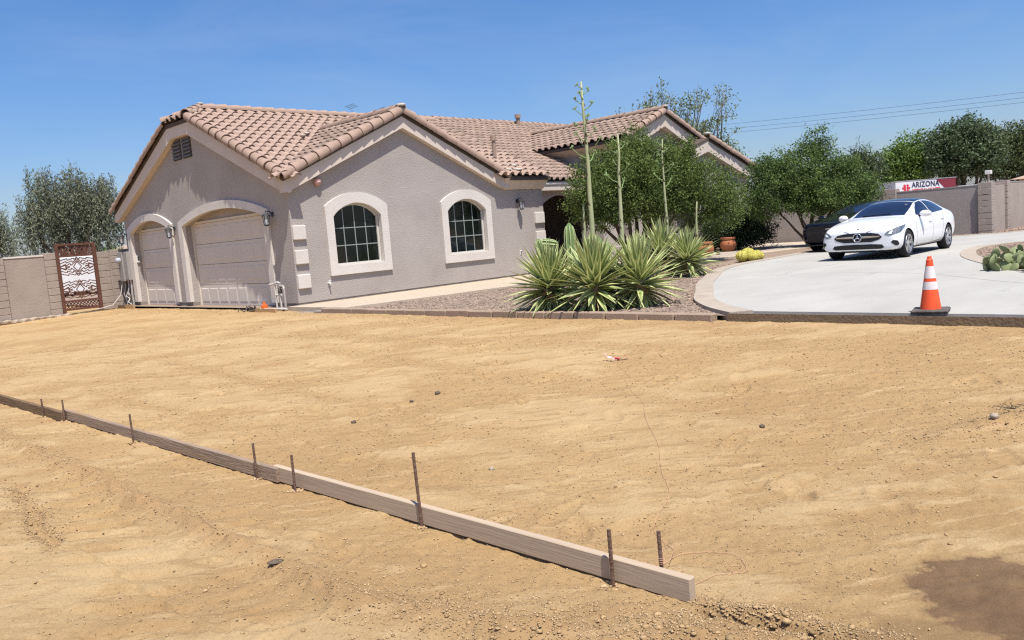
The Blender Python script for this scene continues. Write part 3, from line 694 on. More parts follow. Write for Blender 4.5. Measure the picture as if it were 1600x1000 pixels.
# entry tower
b = MB(); b.prism([(12.1, 0.3), (12.75, 0.3), (12.75, 2.5)] + arc(12.75, 14.75, 2.5, 3.1)[::-1][1:-1] + [(14.75, 2.5), (14.75, 0.3), (15.9, 0.3), (15.9, 4.2), (14.0, 5.0), (12.1, 4.2)], FX, -0.2, 0.15)
b.box((12.1, 0.15, 2.75), (12.4, 4.4, 4.25)); b.box((15.6, 0.15, 0.3), (15.9, 6, 4.25)); b.box((12.1, 0.15, 0.3), (12.4, 0.5, 2.75))
hp(b, 'entry_tower', 'stucco')
for cx, cy in ((11.55, 0.55),):
    b = MB()
    b.box((cx - 0.46, cy - 0.46, 0.3), (cx + 0.46, cy + 0.46, 0.82), bev=0.02)
    w0, w1 = 0.40, 0.24
    b.add([(cx + sx * w0, cy + sy * w0, 0.82) for sx, sy in ((-1, -1), (1, -1), (1, 1), (-1, 1))] + [(cx + sx * w1, cy + sy * w1, 2.75) for sx, sy in ((-1, -1), (1, -1), (1, 1), (-1, 1))],
          [(0, 1, 5, 4), (1, 2, 6, 5), (2, 3, 7, 6), (3, 0, 4, 7)])
    hp(b, 'porch_column', 'stucco')
b = MB(); b.prism([(14.6, 0.3), (15.9, 0.3), (15.9, 0.86), (14.6, 0.86)], FX, -0.34, -0.2); hp(b, 'pedestal', 'trim')
# right wing gable wall
b = MB(); b.prism([(15.0, 0.3), (18.3, 0.3), (18.3, 3.0), (15.4, 3.92), (15.0, 3.8)], FX, -1.0, -0.75); hp(b, 'wing_wall', 'stucco')

# ---- windows
def arch_z(x, x0, x1, zs, zt):
    w = (x1 - x0) / 2; h = zt - zs; r = (w * w + h * h) / (2 * h); cx = (x0 + x1) / 2
    return zt - r + math.sqrt(max(r * r - (x - cx) ** 2, 0))
for wi, (x0, x1) in enumerate((W1, W2)):
    t = MB(); t.prism(arched(x0 - 0.20, x1 + 0.20, 0.87, 2.43, 2.73), FX, -0.055, 0.06, holes=[arched(x0 + 0.006, x1 - 0.006, 1.076, 2.195, 2.49)])
    tr = hp(t, 'window_surround', 'trim')
    a0, a1, zb, zs, zt = x0 + 0.055, x1 - 0.055, 1.13, 2.17, 2.445
    f = MB(); f.prism(arched(x0 - 0.02, x1 + 0.02, 1.05, 2.20, 2.51), FX, 0.085, 0.155, holes=[arched(a0, a1, zb, zs, zt)])
    win = hp(f, 'window', 'vinyl')
    s = MB(); s.box((x0 + 0.01, -0.01, 1.072), (x1 - 0.01, 0.086, 1.10)); s.build('sill', 'vinyl', win)
    cw = (a1 - a0) / 4; rows = [zb, zb + 0.40, zb + 0.80, None]; mw = 0.011
    for c in range(4):
        for r in range(3):
            xa, xb = a0 + c * cw + (mw if c else 0), a0 + (c + 1) * cw - (mw if c < 3 else 0)
            za = rows[r] + (mw if r else 0)
            if r < 2: poly = [(xa, za), (xb, za), (xb, rows[r + 1] - mw), (xa, rows[r + 1] - mw)]
            else:
                q = [(xb - (xb - xa) * k / 5) for k in range(6)]
                poly = [(xa, za), (xb, za)] + [(x, arch_z(x, a0, a1, zs, zt)) for x in q]
            p = MB(); tx, tz = random.gauss(0, .006), random.gauss(0, .006); xm, zm = (xa + xb) / 2, za + .2
            p.prism(poly, lambda a, b_, d, tx=tx, tz=tz, xm=xm, zm=zm: Vector((a, d + (a - xm) * tx + (b_ - zm) * tz, b_)), 0.118, 0.126); p.build('pane', 'glass', win)
    for c in range(1, 4):
        x = a0 + c * cw
        m = MB(); m.box((x - mw, 0.112, zb), (x + mw, 0.13, arch_z(x, a0, a1, zs, zt))); m.build('muntin', 'muntin', win)
    for r in (1, 2):
        m = MB(); m.box((a0, 0.1135, rows[r] - mw), (a1, 0.1295, rows[r] + mw)); m.build('muntin', 'muntin', win)
    k = MB(); k.box((x0 - 0.1, 0.24, 0.95), (x1 + 0.1, 0.26, 2.6)); k.build('backing', 'black_metal', win)

# ---- quoins
for x0, x1 in ((0.018, 0.335), (7.79, 8.17)):
    for z in (0.66, 1.195, 1.73):
        b = MB(); b.box((x0, -0.065, z), (x1, 0.02, z + 0.31), bev=0.012); hp(b, 'quoin', 'trim')

# ---- garage doors with arched surrounds
for gi, (y0, y1) in enumerate((G2, G1)):
    i0, i1 = y0 + 0.008, y1 - 0.008; o0, o1 = y0 - 0.21, y1 + 0.23
    path = [(o0, 0.37), (o0, 2.47)] + arc(o0, o1, 2.47, 2.85)[::-1][1:-1] + [(o1, 2.47), (o1, 0.37), (i1, 0.37), (i1, GS - 0.006)] + arc(i0, i1, GS - 0.006, GT - 0.008)[1:-1] + [(i0, GS - 0.006), (i0, 0.37)]
    b = MB(); b.prism(path, GX, -0.055, 0.05); hp(b, 'door_surround', 'trim')
    dt = 2.385
    b = MB(); b.prism([(y0 - 0.01, dt + 0.02), (y1 + 0.01, dt + 0.02)] + arc(y0 - 0.01, y1 + 0.01, dt + 0.03, GT + 0.02), GX, 0.24, 0.36); hp(b, 'arch_infill', 'stucco')
    d = MB(); d.box((0.20, y0, 0.24), (0.25, y0 + 0.07, dt + 0.06)); d.box((0.20, y1 - 0.07, 0.24), (0.25, y1, dt + 0.06)); d.box((0.199, y0 + 0.07, dt), (0.2495, y1 - 0.07, dt + 0.06))
    door = hp(d, 'garage_door', 'jamb')
    a0, a1 = y0 + 0.075, y1 - 0.075; H4 = (dt - 0.262) / 4; ncol = 8 if gi == 0 else 4
    for r in range(4):
        z0 = 0.262 + r * H4
        s = MB(); s.box((0.232, a0, z0 + 0.004), (0.275, a1, z0 + H4 - 0.004), bev=0.004)
        cw = (a1 - a0) / ncol
        for c in range(ncol):
            ya, yb = a0 + c * cw + 0.045, a0 + (c + 1) * cw - 0.045; za, zb = z0 + 0.085, z0 + H4 - 0.085
            g_ = 0.022
            vs = [(0.2315, ya, za), (0.2315, yb, za), (0.2315, yb, zb), (0.2315, ya, zb), (0.222, ya + g_, za + g_), (0.222, yb - g_, za + g_), (0.222, yb - g_, zb - g_), (0.222, ya + g_, zb - g_)]
            s.add(vs, [(4, 5, 6, 7), (0, 1, 5, 4), (1, 2, 6, 5), (2, 3, 7, 6), (3, 0, 4, 7)])
        s.build('door_section', 'door_paint', door)
    s = MB(); s.box((0.16, y0, 0.15), (0.6, y1, 0.246)); s.build('threshold', 'kerb', door)

# ---- gable vent
v = MB()
for (a, c) in ((4.30, 4.80), (4.88, 5.38)):
    v.box((-0.012, a, 4.05), (0.01, c, 4.56))
vent = hp(v, 'gable_vent', 'pipe_dark')
for (a, c) in ((4.30, 4.80), (4.88, 5.38)):
    for k in range(6):
        z = 4.07 + k * 0.088
        s = MB(); s.add([(-0.014, a, z + 0.05), (-0.014, c, z + 0.05), (-0.055, c, z), (-0.055, a, z), (-0.014, a, z + 0.062), (-0.014, c, z + 0.062), (-0.055, c, z + 0.012), (-0.055, a, z + 0.012)],
                        [(0, 1, 2, 3), (4, 5, 6, 7), (2, 3, 7, 6), (0, 3, 7, 4), (1, 2, 6, 5), (0, 1, 5, 4)]); s.build('slat', 'louver', vent)

# ---- roof: tile field
def T(*p): return Vector(p)
TW, EX = 0.285, 0.335
prof = [(0, .022), (.03, .004), (.08, .004), (.108, .022), (.123, .058), (.155, .084), (.195, .094), (.237, .084), (.268, .058), (.285, .022)]
def tile_mesh(nm):
    vs = []; n = len(prof)
    for yy, dz in ((-0.03, 0.045), (0.36, 0.0)):
        vs += [(x, yy, z + dz) for x, z in prof]
    vs += [(x, -0.03, z + 0.045 - 0.024) for x, z in prof]
    fs = [(i, i + 1, n + i + 1, n + i) for i in range(n - 1)] + [(2 * n + i, 2 * n + i + 1, i + 1, i) for i in range(n - 1)]
    m = MB(); m.add(vs, fs); return m.mesh(nm, 'tile', recalc=False, angle=50)
TILE = tile_mesh('roof_tile')
TV = np.array([v.co[:] for v in TILE.vertices], np.float32); TF = np.array([list(p.vertices) for p in TILE.polygons], np.int32)
tiles = []
def field(o, e1, e2, poly, a0, a1, b0, b1, keep=None):
    """tiles on a roof plane: o origin, e1 along the eave, e2 up the slope; poly in (a,b)"""
    e1 = e1.normalized(); e2 = e2.normalized(); n = e1.cross(e2)
    if n.z < 0: raise ValueError('flip')
    r = 0; bb = b0
    while bb < b1:
        aa = a0
        while aa < a1:
            ca, cb = aa + TW / 2, bb + EX / 2
            if inside(np.array([ca]), np.array([cb]), poly)[0]:
                M = Matrix((e1, e2, n)).transposed().to_4x4(); M.translation = o + e1 * (aa + random.uniform(-.004, .004)) + e2 * (bb + random.uniform(-.006, .006)) + n * random.uniform(0, .006)
                tiles.append((M @ Matrix.Rotation(random.gauss(0, 0.008), 4, 'Z'), n))
            aa += TW
        bb += EX
K = math.hypot(1, SL)
def slab(poly, zf, th=0.10):
    """roof deck: polygon in plan with sloping top"""
    n = len(poly); vs = [(x, y, zf(x, y) - 0.0) for x, y in poly] + [(x, y, zf(x, y) - th) for x, y in poly]
    tri = tessellate_polygon([[Vector((x, y, 0)) for x, y in poly]])
    fs = [tuple(t) for t in tri] + [tuple(i + n for i in reversed(t)) for t in tri] + [(i, (i + 1) % n, n + (i + 1) % n, n + i) for i in range(n)]
    return vs, fs
roofmb = MB()
zmain = lambda x, y: ZE + SL * (y + 0.3)
zback = lambda x, y: ZE + SL * (9.6 - y)
zgl = lambda x, y: ZE + SL * (x + 0.3)
zgr = lambda x, y: ZE + SL * (6.7 - x)
zrec = lambda x, y: 3.0 + SL * (y - 0.9)
RY = 4.65
pm = [(-.16, -.16), (3.2, 3.2), (6.7, -.28), (8.3, -.28), (8.3, RY), (.49, RY), (-.16, 4.0)]
for poly, zf in ((pm, zmain), ([(-.16, 5.3), (.49, RY), (8.3, RY), (8.3, 9.58), (-.16, 9.58)], zback), ([(-.16, 4.0), (.49, RY), (-.16, 5.3)], lambda x, y: zmain(0, 4.0) + SL * (x + .16)),
                 ([(-.16, -.16), (3.2, -.16), (3.2, 3.2)], zgl), ([(6.58, -.16), (3.2, 3.2), (3.2, -.16)], zgr),
                 ([(7.6, .92), (18.4, .92), (18.4, 7.0), (7.6, 7.0)], zrec), ([(7.6, 7.0), (18.4, 7.0), (18.4, 13), (7.6, 13)], lambda x, y: zrec(0, 7.0) - SL * (y - 7.0)),
                 ([(11.7, -.48), (14.0, -.48), (14.0, 5.6), (11.7, 3.6)], lambda x, y: 4.18 + 0.40 * (x - 11.7)), ([(14.0, -.48), (16.3, -.48), (16.3, 3.6), (14.0, 5.6)], lambda x, y: 4.18 + 0.40 * (16.3 - x)),
                 ([(15.4, -1.22), (18.75, -1.22), (18.75, 7), (15.4, 7)], lambda x, y: 4.18 - 0.315 * (x - 15.4)), ([(14.4, -1.22), (15.4, -1.22), (15.4, 7), (14.4, 7)], lambda x, y: 4.18 - 0.315 * (15.4 - x))):
    roofmb.add(*slab(poly, zf))
roof = hp(roofmb, 'roof', 'deck_felt')
L3 = 0.012
field(T(-.30, -.30, ZE + L3), T(1, 0, 0), T(0, 1, SL), [(x + .3, (y + .3) * K) for x, y in [(-.1, -.3), (-.02, -.3), (3.2, 2.92), (6.42, -.3), (8.3, -.3), (8.3, RY), (.49, RY), (-.1, 4.0)]], 0.21, 8.7, 0, 5.4)
field(T(-.30, 3.3, ZE + L3), T(0, -1, 0), T(1, 0, SL), [(3.3 - y, (x + .3) * K) for x, y in [(-.3, .0), (-.3, -.12), (3.2, -.12), (3.2, 3.5)]], 0.08, 3.75, 0, 3.9)
field(T(6.7, -.3, ZE + L3), T(0, 1, 0), T(-1, 0, SL), [(y + .3, (6.7 - x) * K) for x, y in [(6.7, -.1), (3.2, -.1), (3.2, 3.2)]], 0.14, 3.6, 0, 3.9)
field(T(7.7, .90, 3.0 + L3), T(1, 0, 0), T(0, 1, SL), [(x - 7.7, (y - .9) * K) for x, y in [(7.7, .9), (18.4, .9), (18.4, 7.0), (7.7, 7.0)]], 0, 10.7, 0, 6.75)
field(T(-.18, 5.35, zmain(0, 4.0) + L3), T(0, -1, 0), T(1, 0, SL), [(0, 0), (1.35, 0), (.68, .74)], -.1, 1.4, 0, .7)
K4 = math.hypot(1, .4)
field(T(11.68, 5.8, 4.18 + L3), T(0, -1, 0), T(1, 0, .4), [(0.2, 2.3 * K4), (2.2, 0), (6.25, 0), (6.25, 2.3 * K4)], 0, 6.25, 0, 2.45)
field(T(9.6, 9.6, ZE + L3) - T(9.9, 0, 0), T(-1, 0, 0), T(0, -1, SL), [(-.0, 0), (-8.0, 0), (-8.0, 5.3), (-.6, 5.3), (0, 4.6)], -8.4, 0.1, 0, 5.4)
# the 300 tiles that show largest are parts, the rest one mesh
def shows(Mn):
    M, n = Mn; d = M.translation - CAM
    q = d.dot(_fw)
    px = (d.dot(_rt) / q * 1265 + 800, 500 - d.dot(_up) / q * 1265)
    vis = -n.dot(d.normalized()) if 0 < px[0] < 1600 else -1
    if 860 < px[0] and px[1] > 215: vis = -0.5
    return vis / d.length_squared
tiles.sort(key=shows, reverse=True)
for M, n in tiles[:300]: link('roof_tile', TILE, roof, M)
Vs = []; Fs = []
for i, (M, n) in enumerate(tiles[300:]):
    A = np.array(M, np.float32); Vs.append(TV @ A[:3, :3].T + A[:3, 3]); Fs.append(TF + i * len(TV))
setp(link('roof_tiles', np_mesh('roof_tiles', np.concatenate(Vs), np.concatenate(Fs), 'tile'), roof), kind='stuff')

# caps along ridges, rakes and hips
def cap_mesh(nm, r0, r1, L, arc_deg=200, n=9):
    vs = []; 
    for yy, rr in ((-0.02, r0), (L, r1)):
        for k in range(n + 1):
            a = R(-arc_deg / 2 + 90 + arc_deg * k / n); vs.append((rr * math.cos(a), yy, rr * math.sin(a) * 0.95))
    for k in range(n + 1):
        a = R(-arc_deg / 2 + 90 + arc_deg * k / n); vs.append(((r0 - .022) * math.cos(a), -0.02, (r0 - .022) * math.sin(a) * 0.95))
    m = n + 1
    fs = [(k, k + 1, m + k + 1, m + k) for k in range(n)] + [(2 * m + k, 2 * m + k + 1, k + 1, k) for k in range(n)]
    q = MB(); q.add(vs, fs); return q.mesh(nm, 'cap_tile', recalc=False, angle=60)
CAP = cap_mesh('ridge_tile', 0.125, 0.102, 0.38); RAKE = cap_mesh('rake_tile', 0.140, 0.108, 0.38, 215)
def caps(a, c, me, name, up=Vector((0, 0, 1)), step=0.335, lift=0.03, tilt=0.05):
    a = Vector(a); c = Vector(c); d = (c - a); n = int(round(d.length / step)); st = d.length / n; d.normalize()
    sx = d.cross(up).normalized(); sz = sx.cross(d)
    for k in range(n):
        M = Matrix((sx, d, sz)).transposed().to_4x4()
        M.translation = a + d * (st * k) + sz * (lift + random.uniform(-.004, .006)) + sx * random.uniform(-.008, .008)
        link(name, me, roof, M @ Matrix.Rotation(-tilt * 0.5 + random.gauss(0, .012), 4, 'X') @ Matrix.Rotation(random.gauss(0, .02), 4, 'Z'))
zr = zmain(0, RY)
caps((8.35, RY, zr), (.52, RY, zr), CAP, 'ridge_tile', lift=0.09)
caps((3.2, -.2, zgl(3.2, 0)), (3.2, 3.3, zgl(3.2, 0)), CAP, 'ridge_tile', lift=0.09)
caps((8.35, 7.0, zrec(0, 7)), (18.4, 7.0, zrec(0, 7)), CAP, 'ridge_tile', lift=0.09)
caps((14, -.5, 5.1), (14, 5.7, 5.1), CAP, 'ridge_tile', lift=0.10)
caps((-.18, 4.0, zmain(0, 4.0)), (.55, RY + .05, zr), CAP, 'ridge_tile', lift=0.10)
caps((-.18, 5.3, zmain(0, 4.0)), (.55, RY - .05, zr), CAP, 'ridge_tile', lift=0.10)
out = Vector((-.55, 0, .85)); outf = Vector((0, -.55, .85))
caps((-.14, -.20, ZE + .05), (-.14, 3.95, zmain(0, 3.95) + .02), RAKE, 'rake_tile', Vector((-.35, 0, 1)))
caps((-.14, 9.58, ZE + .02), (-.14, 5.35, zback(0, 5.35) + .02), RAKE, 'rake_tile', Vector((-.35, 0, 1)))
caps((-.18, -.14, ZE + .055), (3.2, -.14, zgl(3.2, 0) + .02), RAKE, 'rake_tile', Vector((0, -.35, 1)))
caps((6.68, -.14, ZE + .02), (3.2, -.14, zgl(3.2, 0) + .02), RAKE, 'rake_tile', Vector((0, -.35, 1)))
caps((11.75, -.46, 4.2), (14.0, -.46, 5.1), RAKE, 'rake_tile', Vector((0, -.35, 1)))
caps((16.3, -.46, 4.2), (14.0, -.46, 5.1), RAKE, 'rake_tile', Vector((0, -.35, 1)))
caps((18.75, -1.2, 3.13), (15.4, -1.2, 4.20), RAKE, 'rake_tile', Vector((0, -.35, 1)))
# mortar daubs
for (x, y, z, r) in ((3.2, -.18, 4.76, .10), (.52, 4.65, 5.44, .08), (14.0, -.5, 5.27, .09), (15.45, -1.15, 4.33, .10), (7.15, -.1, 3.24, .10), (7.35, .25, 3.39, .08), (7.0, .3, 3.41, .07), (6.9, 0.0, 3.25, .09), (2.3, 2.6, 4.46, .07), (2.0, 2.35, 4.35, .06), (10.3, 4.5, 4.72, .08), (9.6, 1.35, 3.3, .08)):
    V, F = ROCKS[random.randrange(5)]
    q = MB(); q.add([(x + p[0] * r * 1.5, y + p[1] * r * 1.5, z + p[2] * r * .45) for p in V], [tuple(f) for f in F]); q.build('mortar_daub', 'mortar', roof, smooth=True)

# stuccoed eave bands
FB = 0.37
b = MB()
cl = zmain(0, 4.0)
b.prism([(-.15, zmain(0, -.15)), (4.0, cl), (5.3, cl), (9.57, zback(0, 9.57)), (9.57, zback(0, 9.57) - .30), (9.3, zback(0, 9.3) - FB), (5.1, cl - FB), (4.2, cl - FB), (0.05, zmain(0, .05) - FB), (-.147, zmain(0, -.147) - .34)], GX, -.150, 0.03)
hp(b, 'eave_band', 'fascia')
b = MB()
zt = lambda x: ZE + SL * (3.5 - abs(x - 3.2))
b.prism([(-.153, zt(-.153)), (3.2, zt(3.2)), (6.7, zt(6.7)), (6.7, zt(6.7) - .30), (6.45, zt(6.45) - FB), (3.2, zt(3.2) - FB), (0.05, zt(0.05) - FB), (-.153, zt(-.153) - .34)], FX, -.155, 0.033)
hp(b, 'eave_band', 'fascia')
# boxed eave return right of the gable
b = MB()
b.add([(6.52, -.262, 2.99), (8.26, -.262, 2.99), (8.26, .03, 2.99), (6.52, .03, 2.99), (6.60, -.05, 2.70), (8.21, -.05, 2.70), (8.21, .03, 2.70), (6.60, .03, 2.70)], [(0, 1, 5, 4), (1, 2, 6, 5), (2, 3, 7, 6), (3, 0, 4, 7), (4, 5, 6, 7), (0, 1, 2, 3)])
b.add([(8.2, -.05, 2.99), (8.27, -.05, 2.99), (8.27, 1.25, 2.99), (8.2, 1.25, 2.99), (8.2, -.05, 2.72), (8.23, -.05, 2.72), (8.23, 1.25, 2.72), (8.2, 1.25, 2.72)], [(0, 1, 5, 4), (1, 2, 6, 5), (2, 3, 7, 6), (3, 0, 4, 7), (4, 5, 6, 7), (0, 1, 2, 3)])
hp(b, 'eave_band', 'fascia')
b = MB(); b.box((8.28, .93, 2.72), (12.1, 1.23, 2.96)); hp(b, 'eave_band', 'fascia')
b = MB(); b.box((8.28, .90, 2.90), (12.1, .93, 2.975)); hp(b, 'fascia_board', 'trim')
b = MB(); b.add([(11.72, -.47, 4.15), (11.72, 3.7, 4.15), (12.12, 3.7, 3.88), (12.12, -.47, 3.88), (12.12, -.47, 4.15), (12.12, 3.7, 4.15)], [(0, 1, 2, 3), (0, 1, 5, 4), (0, 3, 4), (1, 2, 5)])
hp(b, 'soffit', 'fascia')
b = MB(); b.prism([(11.72, 4.17), (14, 5.08), (16.28, 4.17), (16.28, 3.88), (15.95, 3.84), (14, 4.62), (12.05, 3.84), (11.72, 3.88)], FX, -.455, -.17); hp(b, 'eave_band', 'fascia')
b = MB(); b.prism([(14.6, 3.85), (15.4, 4.16), (18.72, 3.12), (18.72, 2.85), (18.3, 2.80), (15.4, 3.72), (14.6, 3.5)], FX, -1.205, -.97); hp(b, 'eave_band', 'fascia')

# roof pipes and vents
for (x, y, z, h, r) in ((7.35, .95, 3.55, .62, .055), (14.6, 6.75, 5.6, .42, .075)):
    b = MB(); b.tube([(x, y, z), (x, y, z + h)], r, 12); b.tube([(x, y, z + h), (x, y, z + h + .14)], r * 1.55, 12)
    hp(b, 'vent_pipe', 'cap_tile')
for x, h in ((5.6, .42), (8.5, .45)):
    b = MB(); y = 5.2 if x < 7 else 7.4; z = 5.2 if x < 7 else 5.6; b.tube([(x, y, z), (x, y, z + h)], .008, 5)
    for k in range(3): b.tube([(x - .18, y - .1 + k * .1, z + h + .05 * k), (x + .16, y - .1 + k * .1, z + h + .12 + .05 * k)], .009, 4)
    hp(b, 'roof_aerial', 'pipe_dark')

# ---- coach lamps
def lamp(pos, out, group, label):
    """lantern on a wall; out = outward normal"""
    o = Vector(out); c = Vector(pos) + o * 0.17; s = Vector((o.y, -o.x, 0)); M = Matrix((s, -o, Vector((0, 0, 1)))).transposed().to_4x4(); M.translation = c
    t = thing('wall_lamp', Vector(pos), label, 'wall lamp', group)
    b = MB(); b.lathe([(0.0, 0), (.055, 0), (.055, .02), (0, .02)], 10, M=Matrix.Translation(Vector(pos) + Vector((0, 0, .12))) @ o.to_track_quat('Z', 'Y').to_matrix().to_4x4())
    b.tube([Vector(pos) + Vector((0, 0, .12)), Vector(pos) + o * .09 + Vector((0, 0, .19)), c + Vector((0, 0, .20)), c + Vector((0, 0, .14))], .012, 6)
    b.build('bracket', 'black_metal', t)
    b = MB(); b.lathe([(.0, .17), (.02, .16), (.05, .135), (.095, .10), (.10, .085), (.0, .085)], 6, M=M); b.build('hood', 'black_metal', t)
    b = MB(); b.lathe([(.0, .085), (.072, .085), (.052, -.10), (.0, -.10)], 6, M=M); b.build('lantern_glass', 'lamp_glass', t)
    b = MB()
    for k in range(6):
        a = 2 * math.pi * k / 6
        b.tube([M @ Vector((.075 * math.cos(a), .075 * math.sin(a), .088)), M @ Vector((.054 * math.cos(a), .054 * math.sin(a), -.10))], .0075, 4)
    b.lathe([(.0, -.10), (.06, -.10), (.06, -.115), (.02, -.135), (.0, -.14)], 6, M=M); b.build('cage', 'black_metal', t)
lamp((0, .70, 2.22), (-1, 0, 0), 'black coach lamps on the house', 'black coach lamp right of the wide garage door')
lamp((0, 5.86, 2.22), (-1, 0, 0), 'black coach lamps on the house', 'black coach lamp between the two garage doors')
lamp((0, 9.2, 2.22), (-1, 0, 0), 'black coach lamps on the house', 'black coach lamp left of the narrow garage door')
lamp((7.13, 0, 2.26), (0, -1, 0), 'black coach lamps on the house', 'black coach lamp on the window wall above the agaves')
# fire bell
t = thing('alarm_bell', (.75, 0, 2.97), 'small round red alarm bell under the roof corner', 'alarm bell')
Mb = Matrix.Translation((.75, 0, 2.97)) @ Matrix.Rotation(R(90), 4, 'X')
b = MB(); b.lathe([(0, .0), (.05, .0), (.05, .05), (0, .05)], 16, M=Mb); b.build('base', 'alarm_red', t)
b = MB(); b.lathe([(.092, .05), (.092, .07), (.075, .10), (.045, .115), (.012, .12), (0, .12)], 20, M=Mb); b.build('gong', 'alarm_red', t, smooth=True)
b = MB(); b.lathe([(0, .12), (.014, .12), (.014, .13), (0, .13)], 8, M=Mb); b.build('bolt', 'white_paint', t)
# hose bib, outlet plate, door sensor, wall numbers of pipes
t = thing('hose_bib', (.80, 0, .72), 'small white hose tap low on the window wall', 'tap')
b = MB(); b.tube([(.80, .01, .72), (.80, -.07, .72)], .02, 8); b.tube([(.80, -.07, .72), (.80, -.09, .69)], .017, 8); b.build('spout', 'white_paint', t)
b = MB(); b.tube([(.80, -.055, .73), (.80, -.055, .77)], .007, 6); b.box((.765, -.063, .765), (.835, -.047, .775)); b.build('handle', 'white_paint', t)
t = thing('wall_outlet', (7.13, 0, .95), 'small white outlet plate low on the window wall', 'outlet')
b = MB(); b.box((7.09, -.012, .89), (7.17, .002, 1.01), bev=.004); b.build('cover', 'white_paint', t)
b = MB(); b.box((7.11, -.02, .91), (7.15, -.011, .94)); b.box((7.11, -.02, .96), (7.15, -.011, .99)); b.build('socket', 'pipe_dark', t)
t = thing('keypad', (.1, 8.83, 1.62), 'small white keypad on the narrow garage door jamb', 'keypad')
b = MB(); b.box((.04, 8.78, 1.52), (.12, 8.822, 1.72), bev=.006); b.build('case', 'white_paint', t)
b = MB(); b.box((.055, 8.772, 1.58), (.105, 8.781, 1.70)); b.build('buttons', 'pipe_dark', t)

# ---- electric service box with conduits
t = thing('electric_panel', (0, 9.22, .8), 'grey electric service panel with conduits left of the garage', 'electric panel')
b = MB(); b.box((-.16, 9.02, 1.02), (.0, 9.30, 1.86), bev=.01); b.box((-.20, 9.30, 1.0), (-.005, 9.62, 1.86), bev=.01); b.build('cabinet', 'grey_metal', t)
b = MB(); b.box((-.167, 9.04, 1.05), (-.158, 9.28, 1.83)); b.build('cover', 'grey_metal', t)
b = MB(); b.lathe([(0, 0), (.085, 0), (.085, .05), (.075, .11), (.0, .13)], 18, M=Matrix.Translation((-.20, 9.48, 1.62)) @ Matrix.Rotation(R(-90), 4, 'Y')); b.build('meter', 'lamp_glass', t)
for k, (yy, r) in enumerate(((9.10, .03), (9.20, .022), (9.28, .03), (9.44, .04), (9.56, .022))):
    b = MB(); j = .05 * math.sin(k * 2.1)
    b.tube([(-.09, yy, 1.03), (-.09, yy, .85), (-.10 - abs(j), yy + j, .6), (-.09, yy + j * .5, .42), (-.09, yy, .15)], r, 8); b.build('conduit', 'pipe_dark' if k % 2 else 'pipe', t)
b = MB(); b.tube([(-.12, 9.25, .75), (-.2, 9.32, .55), (-.14, 9.22, .48), (-.22, 9.15, .38), (-.15, 9.1, .3)], .016, 6); b.build('cable', 'pvc', t)
b = MB(); b.tube([(-.14, 9.62, 1.0), (-.25, 9.6, .6), (-.5, 9.6, .33), (-.8, 9.62, .27), (-1.0, 9.5, .26)], .012, 6); b.build('ground_wire', 'pvc', t)

# ---- irrigation manifold at the corner
t = thing('irrigation_manifold', (-.18, .42, .2), 'grey pipe backflow manifold standing at the house corner', 'pipework')
b = MB()
b.tube([(-.22, .55, .22), (-.22, .55, .78), (-.22, .50, .80), (-.22, .42, .80), (-.22, .38, .78)], .021, 8); b.build('riser', 'pvc', t)
b = MB(); b.tube([(-.22, .36, .22), (-.22, .36, .80)], .021, 8); b.build('riser', 'pvc', t)
b = MB(); b.tube([(-.22, .18, .2), (-.22, .18, .70), (-.22, .20, .745), (-.22, .24, .76), (-.22, .36, .76)], .025, 8); b.build('riser', 'pipe', t)
b = MB(); b.tube([(-.22, .78, .79), (-.22, .62, .80), (-.22, .42, .84), (-.22, .33, .82)], .024, 8); b.tube([(-.22, .56, .56), (-.22, .28, .56)], .021, 8); b.build('header', 'pvc', t)
b = MB(); b.lathe([(0, 0), (.045, 0), (.05, .05), (.03, .10), (0, .10)], 10, M=Matrix.Translation((-.22, .36, .60))); b.tube([(-.22, .44, .70), (-.22, .28, .73)], .012, 6); b.build('valve', 'pipe_dark', t)
b = MB(); b.tube([(-.42, .92, .27), (-.40, .6, .26), (-.38, .2, .27), (-.36, -.1, .27)], .022, 8); b.build('drain_pipe', 'pvc', t)
t = thing('orange_cap', (-.38, .82, .25), 'bright orange plastic cap on a pipe stub by the garage', 'pipe cap')
b = MB(); b.tube([(-.38, .82, .2), (-.38, .82, .30)], .035, 10); b.build('stub', 'pvc', t)
b = MB(); b.lathe([(0, .42), (.02, .42), (.035, .36), (.07, .35), (.075, .29), (0, .29)], 12, M=Matrix.Translation((-.38, .82, 0))); b.build('cap', 'orange', t)
def plank(a, c, w, h, m, label, z=None, grp=None):
    a = Vector(a); c = Vector(c); bb = MB(); bb.beam(a, c, w, h)
    return setp(bb.build('form_board', m), label, 'board', grp)
plank((-.52, .95, .235), (-.50, .12, .235), .045, .11, 'lumber_new', 'short fresh yellow form board below the pipe manifold')
plank((-.44, 1.10, .22), (-.62, 1.02, .22), .05, .09, 'lumber_brown', 'stubby brown wood offcut by the wide garage door')
plank((-.30, 9.15, .25), (-.30, 8.55, .25), .05, .12, 'lumber_new', 'short yellow plank below the electric panel')
plank((-.30, 9.72, .24), (-.30, 9.20, .24), .06, .12, 'lumber_brown', 'short brown plank lying below the electric meter')
t = thing('scrap_pile', (-.5, 1.15, .22), 'dark twisted debris lying beside the orange pipe cap', 'debris')
b = MB()
for k in range(9):
    x, y = -.5 + random.uniform(-.12, .12), 1.2 + random.uniform(-.22, .2); b.tube([(x, y, .22), (x + random.uniform(-.1, .1), y + random.uniform(-.12, .12), .28 + random.random() * .07), (x + random.uniform(-.15, .15), y + random.uniform(-.2, .2), .23)], .013, 5)
b.build('debris', 'pipe_dark', t)

